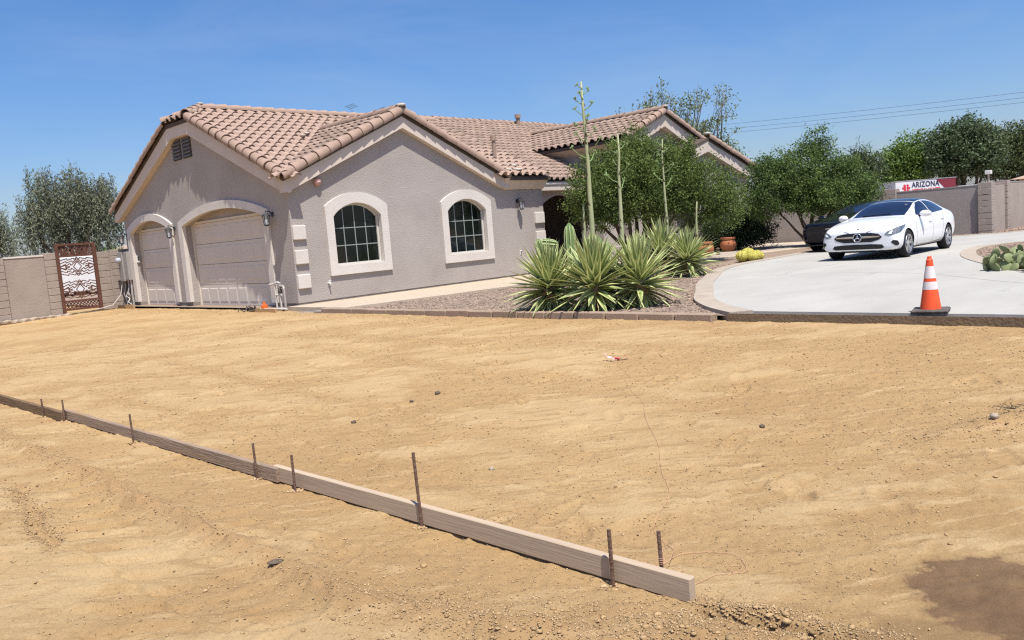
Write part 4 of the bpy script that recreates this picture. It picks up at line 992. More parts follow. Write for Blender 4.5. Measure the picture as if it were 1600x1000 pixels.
# ------------------------------------------------------------------ walls and gate
def block_col(parent, x0, x1, y, z0, z1, ax='x', d=0.2, nz=None):
    """a stack of blocks; ax = direction of the wall"""
    n = nz or int(round((z1 - z0) / 0.2)); h = (z1 - z0) / n
    for k in range(n):
        e = random.uniform(0, .008); b = MB()
        if ax == 'x': b.box((x0 + .006, y - e, z0 + k * h + .005), (x1 - .006, y + d, z0 + (k + 1) * h - .005), bev=.008)
        else: b.box((y - e, x0 + .006, z0 + k * h + .005), (y + d, x1 - .006, z0 + (k + 1) * h - .005), bev=.008)
        b.build('block', 'block', parent)
YL = 9.8
wl = thing('boundary_wall', (-3, YL, .2), 'tan block wall left of the rusty gate', 'wall')
x = -9.2
b = MB(); b.box((-9.2, YL + .03, -.05), (-1.80, YL + .16, 1.92)); b.build('mortar_core', 'wall_stucco', wl)
for (a, c, kind) in ((-2.13, -1.80, 'b'), (-3.12, -2.13, 'p'), (-3.52, -3.12, 'b'), (-4.55, -3.52, 'p'), (-4.95, -4.55, 'b'), (-6.0, -4.95, 'p'), (-6.4, -6.0, 'b'), (-9.2, -6.4, 'p')):
    if kind == 'b': block_col(wl, a, c, YL, .17, 1.93 if a < -2.2 else 1.99)
    else:
        b = MB(); b.box((a + .004, YL + .012, .15), (c - .004, YL + .19, 1.90)); b.build('panel', 'wall_stucco', wl)
        b = MB(); b.box((a, YL - .005, 1.902), (c, YL + .2, 1.95)); b.build('cap', 'trim', wl)
b = MB()
for k in range(14):
    V, F = ROCKS[k % 5]; xx = -4.6 + k * .22; b.add([(xx + p[0] * .16, YL - .10 + p[1] * .07, .17 + p[2] * .07) for p in V], [tuple(f) for f in F])
setp(b.build('footing_rubble', 'rock_pale', wl), kind='stuff')
wr_ = thing('boundary_wall', (-.4, YL, .2), 'short tan block wall between the rusty gate and the garage', 'wall')
b = MB(); b.box((-.75, YL + .03, .0), (.6, YL + .16, 1.90)); b.build('mortar_core', 'wall_stucco', wr_)
block_col(wr_, -.74, -.38, YL, .2, 1.93); block_col(wr_, -.34, .05, YL, .2, 1.97); block_col(wr_, .05, .45, YL, .2, 1.97)

gate = thing('metal_gate', (-1.27, YL, .25), 'rusty brown metal gate with geometric cutout pattern', 'gate')
gx0, gx1, gz0, gz1 = -1.78, -.78, .27, 2.22
for x in (gx0, gx1):
    b = MB(); b.box((x - .045, YL - .06, .15), (x + .045, YL + .03, gz1), bev=.006); b.build('post', 'rust', gate)
for z in (gz0 + .05, .56, 1.86, gz1 - .03):
    b = MB(); b.box((gx0 + .045, YL - .05, z - .028), (gx1 - .045, YL + .02, z + .028)); b.build('rail', 'rust', gate)
def strip(mb, pts, w=.017, y=YL - .02):
    for p, q in zip(pts[:-1], pts[1:]):
        p = Vector((p[0], y + random.uniform(-.002, .002), p[1])); q = Vector((q[0], y + random.uniform(-.002, .002), q[1]))
        mb.beam(p, q, w * 1.5, .008, upv=Vector((0, 1, 0)))
gm = (gx0 + gx1) / 2; b = MB(); hw = .45
for zc in (1.55, .89):
    for s in (1, -1):
        strip(b, [(gm - .11, zc), (gm, zc + s * .14), (gm + .11, zc)])
        for k, (r0, r1, zz) in enumerate(((.17, .44, .05), (.12, .45, .15), (.06, .45, .23))):
            for sx in (-1, 1):
                strip(b, [(gm + sx * .0, zc + s * (.17 + .05 * k)), (gm + sx * r0, zc + s * (.04 + .08 * k)), (gm + sx * (r0 + .02), zc + s * (.10 + .075 * k)), (gm + sx * (r0 + r1) / 2, zc + s * (.03 + .08 * k)), (gm + sx * (r0 + r1) / 2 * 1.02, zc + s * (.085 + .08 * k)), (gm + sx * hw, zc + s * (.02 + .085 * k))])
        for sx in (-1, 1): strip(b, [(gm + sx * hw, zc + s * .015), (gm + sx * .30, zc + s * .06), (gm + sx * .32, zc), (gm + sx * .2, zc + s * .02)])
setp(b.build('cutout_panel', 'rust', gate), kind='stuff')
b = MB()
for k in range(9):
    for z0, z1 in ((1.89, 2.17),):
        x = gx0 + .07 + k * .105
        strip(b, [(x, z0), (x + .10, z0 + .07), (x, z0 + .14), (x + .10, z0 + .21), (x + .02, z1)], .02); strip(b, [(x + .1, z0), (x, z0 + .10), (x + .08, z0 + .19), (x, z1)], .017)
setp(b.build('cutout_panel', 'rust', gate), kind='stuff')
b = MB()
for k in range(10):
    x = gx0 + .06 + k * .092
    strip(b, [(x, .34), (x + .05, .39), (x + .09, .34)], .016); strip(b, [(x, .34), (x + .09, .43), (x, .53)], .016); strip(b, [(x + .09, .36), (x, .45), (x + .09, .54)], .016)
setp(b.build('cutout_panel', 'rust', gate), kind='stuff')
t = thing('white_trailer', (3.4, 25, -.1), 'low white trailer glimpsed through the gate cutouts', 'trailer')
b = MB(); b.box((-.5, 24, .42), (8.5, 26, 2.02), bev=.04); b.build('body', 'white_paint', t)
for x in (2.4, 3.3):
    b = MB(); b.lathe([(0, -.1), (.30, -.1), (.36, -.06), (.36, .06), (.30, .1), (0, .1)], 20, M=Matrix.Translation((x, 24.2, .24)), axis='y'); b.build('wheel', 'tyre', t)

# right hand boundary walls
wa = thing('boundary_wall', (20.6, -2, .3), 'grey stucco boundary wall behind the parked cars', 'wall')
b = MB(); b.box((20.6, -8.0, .1), (20.8, -5.45, 1.84)); b.build('panel', 'wall_grey', wa)
b = MB(); b.box((20.59, -8.0, 1.842), (20.81, -5.45, 1.875)); b.build('cap', 'wall_grey', wa)
block_col(wa, -5.45, -5.02, 20.5, .15, 1.99, 'y', .40, 9)
b = MB(); b.box((20.6, -5.02, .1), (20.8, 9.0, 1.92)); b.build('panel', 'wall_grey', wa)
b = MB(); b.box((20.59, -5.02, 1.922), (20.81, 9.0, 1.955)); b.build('cap', 'wall_grey', wa)
block_col(wa, -8.42, -8.0, 20.5, .15, 1.93, 'y', .42, 9)
wb = thing('boundary_wall', (24, -8.2, .3), 'sunlit tan boundary wall at the right edge past the corner pillar', 'wall')
b = MB(); b.box((20.93, -8.2, .1), (23.0, -8.0, 1.86)); b.box((23.42, -8.2, .1), (36.0, -8.0, 1.90)); b.build('panel', 'wall_stucco', wb)
b = MB(); b.box((20.93, -8.21, 1.862), (23.0, -7.99, 1.895)); b.box((23.42, -8.21, 1.902), (36, -7.99, 1.93)); b.build('cap', 'wall_stucco', wb)
block_col(wb, 23.0, 23.42, -8.28, .15, 1.98, 'x', .36, 9)

# ------------------------------------------------------------------ plants
def frame(d, roll=0.0):
    d = d.normalized(); s = d.cross(Vector((0, 0, 1)))
    s = s.normalized() if s.length > 1e-4 else Vector((1, 0, 0)); n = s.cross(d)
    return Matrix((d, s, n)).transposed().to_4x4() @ Matrix.Rotation(roll, 4, 'X')
def agave_leaf(nm, bend, wide, mats=('agave_mid', 'agave_edge')):
    seg = 7; cols = (-1, -.5, 0, .5, 1); vs = []
    for i in range(seg + 1):
        t = i / seg; w = wide * (0.62 + .9 * t - 1.5 * t * t if t < .55 else (1 - t) * 1.46) if t < 1 else 0.002
        w = max(w, .0015); z = -bend * t * t
        for c in cols: vs.append((t, c * w, z + .32 * w * abs(c) ** 1.3 + (0.004 if c == 0 else 0)))
    n = 5; fs = []; mi = []
    for i in range(seg):
        for c in range(4):
            fs.append((i * n + c, i * n + c + 1, (i + 1) * n + c + 1, (i + 1) * n + c)); mi.append(1 if c in (0, 3) else 0)
    q = MB(); q.v = vs; q.f = fs; q.m = mi
    return q.mesh(nm, list(mats), recalc=False)
LEAVES = [agave_leaf('agave_leaf', bd, w) for bd, w in ((.0, .074), (.05, .080), (.10, .078), (.16, .074))]
DRY = [agave_leaf('dry_leaf', bd, w, ('agave_dry', 'agave_dry')) for bd, w in ((.15, .045), (.3, .04), (-.1, .04))]
def agave(loc, ch, rad, n, label, seed, dry=0):
    rs = random.Random(seed); x, y, z = loc
    t = thing('agave', loc, label, 'agave', 'agaves in the gravel bed')
    b = MB(); b.tube([(x, y, z - .05), (x, y, z + ch * .6), (x, y, z + ch + .08), (x, y, z + ch + .2)], [.12, .13, .10, .02], 10); b.build('core', 'agave_dry', t)
    for i in range(n):
        f = (i + .5) / n
        el = R(-58 + 143 * f ** 0.95 + rs.gauss(0, 4)); az = i * 2.39996 + rs.gauss(0, .12)
        L = rad * (0.93 + .08 * math.sin(math.pi * f) + rs.gauss(0, .05))
        d = Vector((math.cos(el) * math.cos(az), math.cos(el) * math.sin(az), math.sin(el)))
        zc = z + ch * (.55 + .5 * f)
        if math.sin(el) < 0: L = min(L, (zc - z + .02) / -math.sin(el) * 1.0 + .02) if math.sin(el) < -.15 else L
        M = Matrix.Translation((x, y, zc)) @ Matrix.Translation(d * .05) @ frame(d, rs.gauss(0, .25)) @ Matrix.Diagonal((L, L * 1.12, L, 1))
        link('leaf', LEAVES[min(3, max(0, int((1 - f) * 3.2 + rs.random() * .9)))], t, M)
    for i in range(dry):
        el = R(rs.uniform(-40, 10)); az = rs.uniform(0, 6.28); d = Vector((math.cos(el) * math.cos(az), math.cos(el) * math.sin(az), math.sin(el)))
        L = rad * rs.uniform(.5, .85)
        link('dry_leaf', DRY[i % 3], t, Matrix.Translation((x, y, z + ch * .5)) @ frame(d, rs.uniform(-1, 1)) @ Matrix.Diagonal((L, L * .8, L, 1)))
    return t
def stalk(t, base, top, r, branches, seed):
    rs = random.Random(seed); base = Vector(base); top = Vector(top); ax = top - base
    pts = [base + ax * k / 8 + Vector((rs.gauss(0, .008), rs.gauss(0, .008), 0)) for k in range(9)]
    b = MB(); b.tube(pts, [r * (1 - .72 * (k / 8) ** 1.3) for k in range(9)], 10); s = b.build('flower_stalk', 'stalk', t, smooth=True)
    q = MB()
    for k in range(int(ax.length / .13)):
        f = .06 + .9 * k / int(ax.length / .13); p = base + ax * f; a = rs.uniform(0, 6.28); rr = r * (1 - .72 * f ** 1.3)
        d = Vector((math.cos(a), math.sin(a), 0)); q.add([p + d * rr * .9 + Vector((-d.y, d.x, 0)) * .034, p + d * rr * .9 - Vector((-d.y, d.x, 0)) * .034, p + d * (rr + .016) + Vector((0, 0, .08))], [(0, 1, 2)])
    setp(q.build('bracts', 'stalk_bract', s, recalc=False), kind='stuff')
    for k in range(branches):
        f = .62 + .36 * (k + .5) / branches; p = base + ax * f; a = k * 2.4 + rs.uniform(-.4, .4); L = (.34 - .22 * (f - .62) / .36) * rs.uniform(.8, 1.15)
        d = Vector((math.cos(a), math.sin(a), 0)); e = p + d * L * .75 + Vector((0, 0, L * .55)); m_ = p + d * L * .4 + Vector((0, 0, L * .2))
        q = MB(); q.tube([p, m_, e], [.011, .008, .006], 5)
        for j in range(5): 
            o = e + Vector((rs.gauss(0, .02), rs.gauss(0, .02), rs.gauss(.01, .015))); q.tube([e, o, o + Vector((0, 0, .02))], [.006, .012, .003], 5)
        q.build('flower_branch', 'stalk_bud', s)
A1 = agave((0.18, -7.22, .28), .36, .69, 185, 'variegated agave leftmost of the front three, without a flower stalk', 1, dry=12)
A2 = agave((0.22, -8.10, .28), .38, .75, 205, 'largest variegated agave, the middle of the front three below the tallest stalk', 2, dry=12)
A3 = agave((0.72, -8.55, .28), .36, .71, 190, 'variegated agave rightmost of the front three, beside dry brown leaves', 3, dry=16)
A4 = agave((6.05, -6.05, .28), .38, .70, 165, 'variegated agave nearest the driveway kerb, standing alone behind the front three', 4, dry=8)
A5 = agave((6.1, -5.32, .28), .56, .74, 135, 'variegated agave behind the dry plant, left of the agave by the kerb', 5, dry=22)
stalk(A2, (0.93, -7.55, .3), (0.93, -7.55, 3.78), .05, 15, 1)
stalk(A3, (2.15, -7.2, .3), (2.25, -7.19, 3.05), .046, 7, 2)
stalk(A1, (1.2, -7.1, .3), (1.27, -7.13, 1.88), .042, 0, 3)
stalk(A5, (6.15, -5.5, .3), (6.12, -5.52, 3.30), .038, 7, 4)
stalk(A4, (6.3, -6.08, .3), (6.35, -6.18, 1.87), .04, 0, 5)
# dead agave
t = thing('dead_agave', (3.6, -6.5, .28), 'collapsed dry brown agave between the green ones', 'agave')
for i in range(90):
    el = R(random.uniform(-15, 70)); az = random.uniform(0, 6.28); d = Vector((math.cos(el) * math.cos(az), math.cos(el) * math.sin(az), math.sin(el))); L = random.uniform(.35, .78)
    link('leaf', DRY[i % 3], t, Matrix.Translation((3.6 + random.gauss(0, .28), -6.5 + random.gauss(0, .2), .36 + random.uniform(0, .12))) @ frame(d, random.uniform(-1.5, 1.5)) @ Matrix.Diagonal((L, L * .8, L, 1)))
# columnar cactus behind the agaves
t = thing('columnar_cactus', (3.5, -4.9, .28), 'clump of ribbed green columnar cactus arms behind the agaves', 'cactus')
def cactus_arm(pts, r):
    n = 16; P_ = [Vector(p) for p in pts]; b = MB()
    full = []
    for i in range(len(P_) - 1):
        for k in range(12): full.append(P_[i].lerp(P_[i + 1], k / 12))
    full.append(P_[-1]); m = len(full)
    vs = []; ref = Vector((1, 0, 0))
    for i, p in enumerate(full):
        tdir = (full[min(i + 1, m - 1)] - full[max(i - 1, 0)]).normalized(); s = (ref - tdir * ref.dot(tdir)).normalized(); q = tdir.cross(s)
        f = i / (m - 1); rr = r * (0.85 + .2 * math.sin(f * 2.6)) * (math.sqrt(max(0.03, 1 - max(0, (f - .82) / .18) ** 2)))
        for k in range(n):
            a = 2 * math.pi * k / n; u_ = rr * (1.12 if k % 2 == 0 else .84); vs.append(p + (s * math.cos(a) + q * math.sin(a)) * u_)
    fs = [(i * n + k, i * n + (k + 1) % n, (i + 1) * n + (k + 1) % n, (i + 1) * n + k) for i in range(m - 1) for k in range(n)] + [tuple((m - 1) * n + k for k in range(n))]
    b.add(vs, fs); a_ = b.build('arm', 'cactus', t)
    q = MB()
    for k in range(0, n, 2): q.tube([vs[i * n + k] for i in range(0, m - 1)], .008, 4)
    setp(q.build('rib_spines', 'cactus_rib', a_), kind='stuff')
for pts, r in (([(3.5, -4.9, .28), (3.48, -4.92, .8), (3.5, -4.9, 1.62)], .10), ([(3.3, -4.7, .3), (3.22, -4.62, .7), (3.2, -4.6, 1.25)], .085), ([(3.75, -5.1, .3), (3.82, -5.2, .8), (3.85, -5.2, 1.38)], .10),
               ([(3.2, -4.5, .3), (3.2, -4.6, .75), (3.1, -4.5, 1.25), (3.3, -4.75, 1.2)], .08), ([(3.15, -4.55, .3), (3.1, -4.55, .65), (3.02, -4.5, 1.05), (3.0, -4.48, 1.35)], .075), ([(3.0, -4.75, .3), (2.9, -4.8, .95)], .085),
               ([(3.95, -5.35, .3), (4.05, -5.45, 1.15)], .09), ([(2.95, -4.55, .3), (2.95, -4.5, .82)], .08), ([(4.1, -5.1, .3), (4.2, -5.1, 1.28)], .085), ([(3.4, -5.2, .3), (3.4, -5.25, 1.05)], .085)): cactus_arm(pts, r)
# golden barrel cactus clump
t = thing('barrel_cactus', (10.33, -5.2, .27), 'clump of round yellow spined barrel cacti beside the kerb', 'cactus')
for (dx, dy, r) in ((0, 0, .19), (.22, .06, .16), (-.20, .07, .16), (.08, -.2, .15), (-.12, -.20, .13), (.27, -.17, .13), (.1, .22, .15)):
    c = Vector((10.33 + dx, -5.2 + dy, .27 + r * .95)); n = 20; b = MB(); prof_ = [(r * math.sin(a) * 1.0, -r * math.cos(a) * .95) for a in np.linspace(.35, math.pi - .02, 11)]
    b.lathe(prof_, n, M=Matrix.Translation(c))
    for i in range(len(prof_)):
        for k in range(n):
            if k % 2: v = Vector(b.v[i * n + k]); v2 = c + (v - c) * .90; b.v[i * n + k] = tuple(v2)
    dm = b.build('dome', 'barrel_green', t)
    sp = MB()
    for k in range(170):
        a = random.uniform(0, 6.28); zz = random.uniform(-.35, 1); rr = math.sqrt(1 - zz * zz); d = Vector((rr * math.cos(a), rr * math.sin(a), zz * .95)); p = c + d * r * .94
        s = d.orthogonal().normalized(); s = Matrix.Rotation(random.uniform(0, 6.28), 3, d) @ s; e = p + d * .03 + s * .035
        sp.add([p + s.cross(d) * .006, p - s.cross(d) * .006, e], [(0, 1, 2)])
    setp(sp.build('spines', 'barrel_spine', dm, recalc=False), kind='stuff')
# prickly pear
t = thing('prickly_pear', (5.6, -12.8, .28), 'low prickly pear with flat green pads on the gravel island', 'cactus')
def pad_mesh():
    bm = bmesh.new(); bmesh.ops.create_uvsphere(bm, u_segments=14, v_segments=8, radius=1)
    for v in bm.verts:
        z = v.co.z; v.co = Vector((v.co.x * (.62 + .18 * z), v.co.y * .13, (z + 1) * .5 * 1.0))
    me = bpy.data.meshes.new('pad'); bm.to_mesh(me); bm.free(); me.materials.append(MATS['pear']); me.polygons.foreach_set('use_smooth', np.ones(len(me.polygons), bool)); return me
PAD = pad_mesh(); rs = random.Random(5); tips = []
for i in range(46):
    p = Vector((5.62 + rs.gauss(0, .33), -12.85 + rs.gauss(0, .34), .27)); d = Vector((rs.gauss(0, .5), rs.gauss(0, .5), 1)).normalized(); tips.append((p, d, .185))
for gen in range(2):
    for p, d, s in list(tips)[-46 - gen * 50:]:
        for k in range(rs.choice((1, 1, 2)) if gen == 0 else rs.choice((0, 1))):
            q = p + d * s * .9; e = (d + Vector((rs.gauss(0, .6), rs.gauss(0, .6), rs.gauss(.1, .3)))).normalized()
            if q.z < .74: tips.append((q, e, s * rs.uniform(.75, .95)))
for p, d, s in tips:
    M = Matrix.Translation(p) @ d.to_track_quat('Z', 'Y').to_matrix().to_4x4() @ Matrix.Rotation(rs.uniform(0, 6.28), 4, 'Z') @ Matrix.Diagonal((s * 1.05, s, s, 1)); link('pad', PAD, t, M)
# pots
for i, (x, y, s) in enumerate(((12.35, -2.72, .94), (14.9, -2.05, 1.0))):
    z = .342
    t = thing('terracotta_pot', (x, y, z), ('round terracotta pot partly behind the agave' if i == 0 else 'round terracotta pot standing clear on the slab before the dark bush'), 'pot', 'terracotta pots')
    b = MB(); b.lathe([(0, 0), (.15 * s, 0), (.19 * s, .04 * s), (.265 * s, .16 * s), (.275 * s, .25 * s), (.235 * s, .35 * s), (.205 * s, .385 * s)], 28, M=Matrix.Translation((x, y, z))); b.build('bowl', 'terracotta', t, smooth=True)
    b = MB(); b.lathe([(.205 * s, .385 * s), (.245 * s, .40 * s), (.25 * s, .45 * s), (.235 * s, .465 * s), (.205 * s, .46 * s), (.19 * s, .38 * s), (0, .37 * s)], 28, M=Matrix.Translation((x, y, z))); b.build('rim', 'terracotta', t, angle=40)
t = thing('garden_lantern', (13.2, -2.65, .34), 'tiny dark path lantern between the two terracotta pots', 'lantern')
b = MB(); b.lathe([(0, 0), (.07, 0), (.07, .02), (.05, .03), (.05, .17), (.075, .18), (0, .22)], 8, M=Matrix.Translation((13.2, -2.65, .342))); b.build('body', 'rock_dark', t)

# ------------------------------------------------------------------ trees
def leaf_cloud(name, parent, C, nper, sig, ln, wd, matn, up=0.35, droop=0.0, seed=0):
    rs = np.random.default_rng(seed); n = len(C) * nper
    P = np.repeat(C, nper, 0) + rs.normal(0, 1, (n, 3)) * np.asarray(sig)
    if droop: P[:, 2] -= rs.uniform(0, 1, n) * droop
    d = rs.normal(0, 1, (n, 3)); d[:, 2] -= 0.2 if not droop else 1.6; d /= np.linalg.norm(d, axis=1)[:, None]
    q = rs.normal(0, 1, (n, 3)); q[:, 2] += up; s = np.cross(d, q); s /= np.linalg.norm(s, axis=1)[:, None] + 1e-9
    L = ln * rs.uniform(.6, 1.3, n)[:, None]; Wd = wd * rs.uniform(.7, 1.25, n)[:, None]
    nn = np.cross(d, s)
    V = np.stack([P, P + d * L * .45 + s * Wd * .5, P + d * L + nn * L * .1, P + d * L * .45 - s * Wd * .5], 1).reshape(-1, 3)
    F = np.arange(n * 4).reshape(-1, 4)
    return link(name, np_mesh(name, V, F, matn), parent)
def blob_pts(blobs, n, rs, bias=.45, flat=1.0):
    vol = np.array([b[3] * b[4] * b[5] for b in blobs]) ** .8; k = rs.choice(len(blobs), n, p=vol / vol.sum()); B = np.array(blobs)[k]
    d = rs.normal(0, 1, (n, 3)); d /= np.linalg.norm(d, axis=1)[:, None]; r = rs.uniform(0, 1, n) ** bias
    # lumpy outline
    lump = 1 + .16 * np.sin(d[:, 0] * 5 + k) * np.cos(d[:, 2] * 6 + 2 * k) + .10 * np.sin(d[:, 1] * 9 + 3 * k)
    return B[:, :3] + d * (r * lump)[:, None] * B[:, 3:6]
def limbs(parent, base, ends, r0, matn, name='trunk', seed=0, twigs=None, zsplit=None):
    rs = random.Random(seed); b = MB(); base = Vector(base)
    for e in ends:
        e = Vector(e); st = base + Vector((rs.gauss(0, r0), rs.gauss(0, r0), 0)); mid = st.lerp(e, .45) + Vector((rs.gauss(0, .14), rs.gauss(0, .14), rs.gauss(.05, .1))) * (e - st).length * .35
        pts = []
        for k in range(9):
            f = k / 8; pts.append(st * (1 - f) ** 2 + mid * 2 * f * (1 - f) + e * f * f + Vector((rs.gauss(0, .015), rs.gauss(0, .015), 0)) * (e - st).length * .4)
        b.tube(pts, [max(.008, r0 * (1 - .85 * k / 8)) for k in range(9)], 7)
    tr = b.build(name, matn, parent, smooth=True)
    if twigs is not None:
        q = MB()
        E = [Vector(e) for e in ends]
        for c in twigs:
            c = Vector(c); e = min(E, key=lambda v: (v - c).length); s = base.lerp(e, rs.uniform(.55, .98)); m_ = s.lerp(c, .5) + Vector((rs.gauss(0, .1), rs.gauss(0, .1), rs.gauss(.05, .08)))
            q.tube([s, m_, c], [.02, .013, .006], 4, cap=False)
        setp(q.build('twigs', matn, parent), kind='stuff')
    return tr
LR = Vector((0.696, -0.714, 0))      # one way across the yard
LF = Vector((0.714, 0.696, 0))
def B_(c, lat, dep, z, rl, rd, rz):
    p = Vector((c[0], c[1], 0)) + LR * lat + LF * dep
    r = (rl + rd) / 2
    return (p.x, p.y, z, r, r, rz)
def tree(name, label, base, blobs, ncl, nper, sig, ln, wd, leafm, bark, r0, ends=None, seed=0, droop=0, grp=None, bias=.45, ntw=60, up=.35):
    t = thing(name, base, label, 'tree' if 'tree' in name else 'bush', grp)
    rs = np.random.default_rng(seed)
    C = blob_pts(blobs, ncl, rs, bias)
    C = C[C[:, 2] > base[2] + .15]
    limbs(t, base, ends or [b[:3] for b in blobs], r0, bark, seed=seed, twigs=C[:ntw])
    leaf_cloud('crown', t, C, nper, sig, ln, wd, leafm, up, droop, seed)
    return t
c = (9.35, -2.5)
tree('yard_tree', 'broad dense green tree in front of the house entry', (9.35, -2.5, .28),
     [B_(c, -1.0, -.2, 2.4, 1.1, 1.1, 1.0), B_(c, -.5, -.3, 2.9, 1.2, 1.2, 1.05), B_(c, .55, -.1, 2.75, 1.25, 1.2, 1.1), B_(c, 1.5, -.1, 2.35, 1.15, 1.1, 1.0), B_(c, 2.15, .1, 1.85, .9, .9, .8), B_(c, -.1, .5, 3.0, 1.2, 1.0, .9),
      B_(c, .3, -.3, 1.95, 1.2, 1.0, .6), B_(c, -.9, -.3, 1.9, .9, .9, .5), B_(c, .05, .2, 3.75, .45, .45, .55), B_(c, 1.15, .1, 3.3, .55, .5, .5), B_(c, -1.6, 0, 2.1, .45, .45, .5), B_(c, 2.6, .2, 2.1, .5, .5, .6)],
     1650, 44, (.105, .105, .075), .066, .038, 'leaf_green', 'bark', .085, seed=3)
c = (16.5, -4.2)
tree('yard_tree', 'bushy multi stemmed green tree behind the black car', (16.5, -4.2, .28),
     [B_(c, -1.3, 0, 2.35, 1.05, 1.1, .95), B_(c, -.3, 0, 2.6, 1.15, 1.1, 1.0), B_(c, .9, 0, 2.3, 1.1, 1.1, .85), B_(c, 1.65, 0, 2.0, .75, .75, .6), B_(c, .35, .1, 3.55, .52, .5, .65), B_(c, -.1, .1, 3.35, .5, .45, .4), B_(c, -1.7, -.2, 1.85, .7, .8, .6), B_(c, 0, -.4, 1.85, 1.2, 1, .55), B_(c, 1.2, -.2, 1.7, .9, .9, .5), B_(c, -1.2, .1, 2.95, .6, .6, .45), B_(c, 1.15, .1, 2.8, .5, .5, .4)],
     1300, 44, (.11, .11, .078), .070, .040, 'leaf_right', 'bark', .055, seed=4,
     ends=[(16.0, -3.7, 2.2), (15.6, -3.0, 2.0), (16.5, -4.2, 2.6), (17.0, -4.7, 2.4), (17.6, -5.4, 2.2), (16.75, -4.4, 3.4), (15.9, -3.9, 1.7), (17.2, -4.9, 1.9)], ntw=90)
c = (15.75, -1.85)
tree('dark_shrub', 'dense dark green shrub right of the entry, behind the pots', (15.75, -1.85, .28), [B_(c, -.6, 0, 1.05, .8, .7, .75), B_(c, .3, 0, 1.1, .85, .7, .85), B_(c, .95, .1, .95, .55, .6, .62), B_(c, -.1, 0, .6, 1.1, .7, .4)],
     650, 26, (.10, .10, .09), .075, .05, 'leaf_dark', 'bark', .05, seed=5)
# weeping pepper trees beyond the left wall
def weeping(label, base, blobs, nst, seed, bright='leaf_pepper'):
    t = thing('pepper_tree', base, label, 'tree', 'weeping trees beyond the left wall'); rs = np.random.default_rng(seed)
    C = blob_pts(blobs, nst, rs, .35); C[:, 2] += .5
    limbs(t, base, [b[:3] for b in blobs], .22, 'bark', seed=seed, twigs=C[:90])
    Ps = []
    for p in C:
        L = rs.uniform(.9, 2.6); n = int(L * 7); f = np.linspace(0, 1, n)[:, None]
        Ps.append(p + np.concatenate([rs.normal(0, .12, (n, 2)).cumsum(0) * .25, -f * L], 1))
    leaf_cloud('crown', t, np.concatenate(Ps), 6, (.07, .07, .10), .17, .05, bright, .1, .25, seed)
c = (5.0, 30.5)
weeping('weeping pepper tree above the rusty gate', (5.3, 30.3, -.1), [B_(c, -.9, 0, 5.7, 1.3, 1.2, .9), B_(c, .95, 0, 5.6, 1.3, 1.1, .9), B_(c, 2.0, 0, 5.2, 1.0, 1.0, .85), B_(c, -1.3, 0, 4.6, 1.3, 1.2, .8), B_(c, .6, .2, 4.7, 1.3, 1.2, .9), B_(c, 1.9, .2, 4.2, 1.0, 1.1, .8), B_(c, -.1, 0, 4.2, 1.2, 1.0, .7), B_(c, -2.0, 0, 4.0, 1.0, 1.0, .6)], 430, 3)
c = (2.0, 35.0)
weeping('weeping pepper tree cut by the left edge of the view', (2.4, 34.6, -.1), [B_(c, -.6, 0, 5.6, 1.3, 1.1, .9), B_(c, -1.8, 0, 5.4, 1.4, 1.1, 1.0), B_(c, .6, 0, 4.5, 1.0, 1.0, .8), B_(c, -1.0, 0, 4.2, 1.5, 1.2, .8), B_(c, 1.0, 0, 3.6, .9, .9, .5)], 300, 4)
tree('far_bush', 'small bright green bush beyond the wall beside the garage', (12.9, 47.6, -.1), [(12.9, 47.6, 1.9, 1.1, 1.1, 1.15), (13.8, 47.0, 1.6, .9, .9, .9), (12.0, 48.4, 1.5, .8, .8, .8)], 160, 22, (.2, .2, .16), .2, .11, 'leaf_bright', 'bark', .08, seed=8)
tree('far_bush', 'small dark bush low behind the wall left of the gate', (1.6, 36.8, -.1), [(1.6, 36.8, 1.9, .8, .8, .8), (2.4, 36.0, 1.8, .8, .8, .75)], 130, 22, (.2, .2, .16), .18, .10, 'leaf_far', 'bark', .08, seed=18)
# sparse tree behind the house
c = (32.9, 10.8)
t = thing('sparse_tree', (32.9, 10.8, -.1), 'tall thin leafed tree with bare twigs behind the house roof', 'tree')
ends = []
for lat, z in ((-3.6, 6.9), (-2.7, 7.6), (-1.6, 8.9), (-1.2, 9.4), (-.2, 8.6), (.6, 8.0), (1.2, 9.4), (1.4, 8.8), (2.2, 8.4), (2.0, 7.2), (2.7, 6.4), (-.6, 9.0), (.3, 9.1), (1.8, 9.0)):
    p = Vector((c[0], c[1], 0)) + LR * lat; ends.append((p.x + random.gauss(0, .4), p.y + random.gauss(0, .4), z))
for k in range(3):
    base = Vector((32.9, 10.8, -.1)) + LR * (-1.6 + 1.5 * k)
    limbs(t, base, ends[k * 5:(k + 1) * 5], .09, 'bark_grey', seed=20 + k)
rs = np.random.default_rng(9); C = []
for e in ends:
    for k in range(15):
        f = rs.uniform(.0, .42); b0 = np.array([c[0], c[1], 2.0]); C.append(np.array(e) * (1 - f) + b0 * f + rs.normal(0, .38, 3))
C = np.array(C)
q = MB()
for p in C[::1]:
    e = Vector(min(ends, key=lambda v: (v[0] - p[0]) ** 2 + (v[1] - p[1]) ** 2 + (v[2] - p[2]) ** 2)); s = e.lerp(Vector((c[0], c[1], 2)), random.uniform(.05, .4)); q.tube([s, s.lerp(Vector(p), .5) + Vector((0, 0, .08)), p, Vector(p) + Vector((random.gauss(0, .1), random.gauss(0, .1), .3))], [.016, .012, .009, .005], 4, cap=False)
setp(q.build('twigs', 'bark_grey', t), kind='stuff')
leaf_cloud('crown', t, C, 22, (.2, .2, .13), .17, .075, 'leaf_sparse', .2, 0, 9)
p2 = Vector((c[0], c[1], 0)) + LR * 2.9
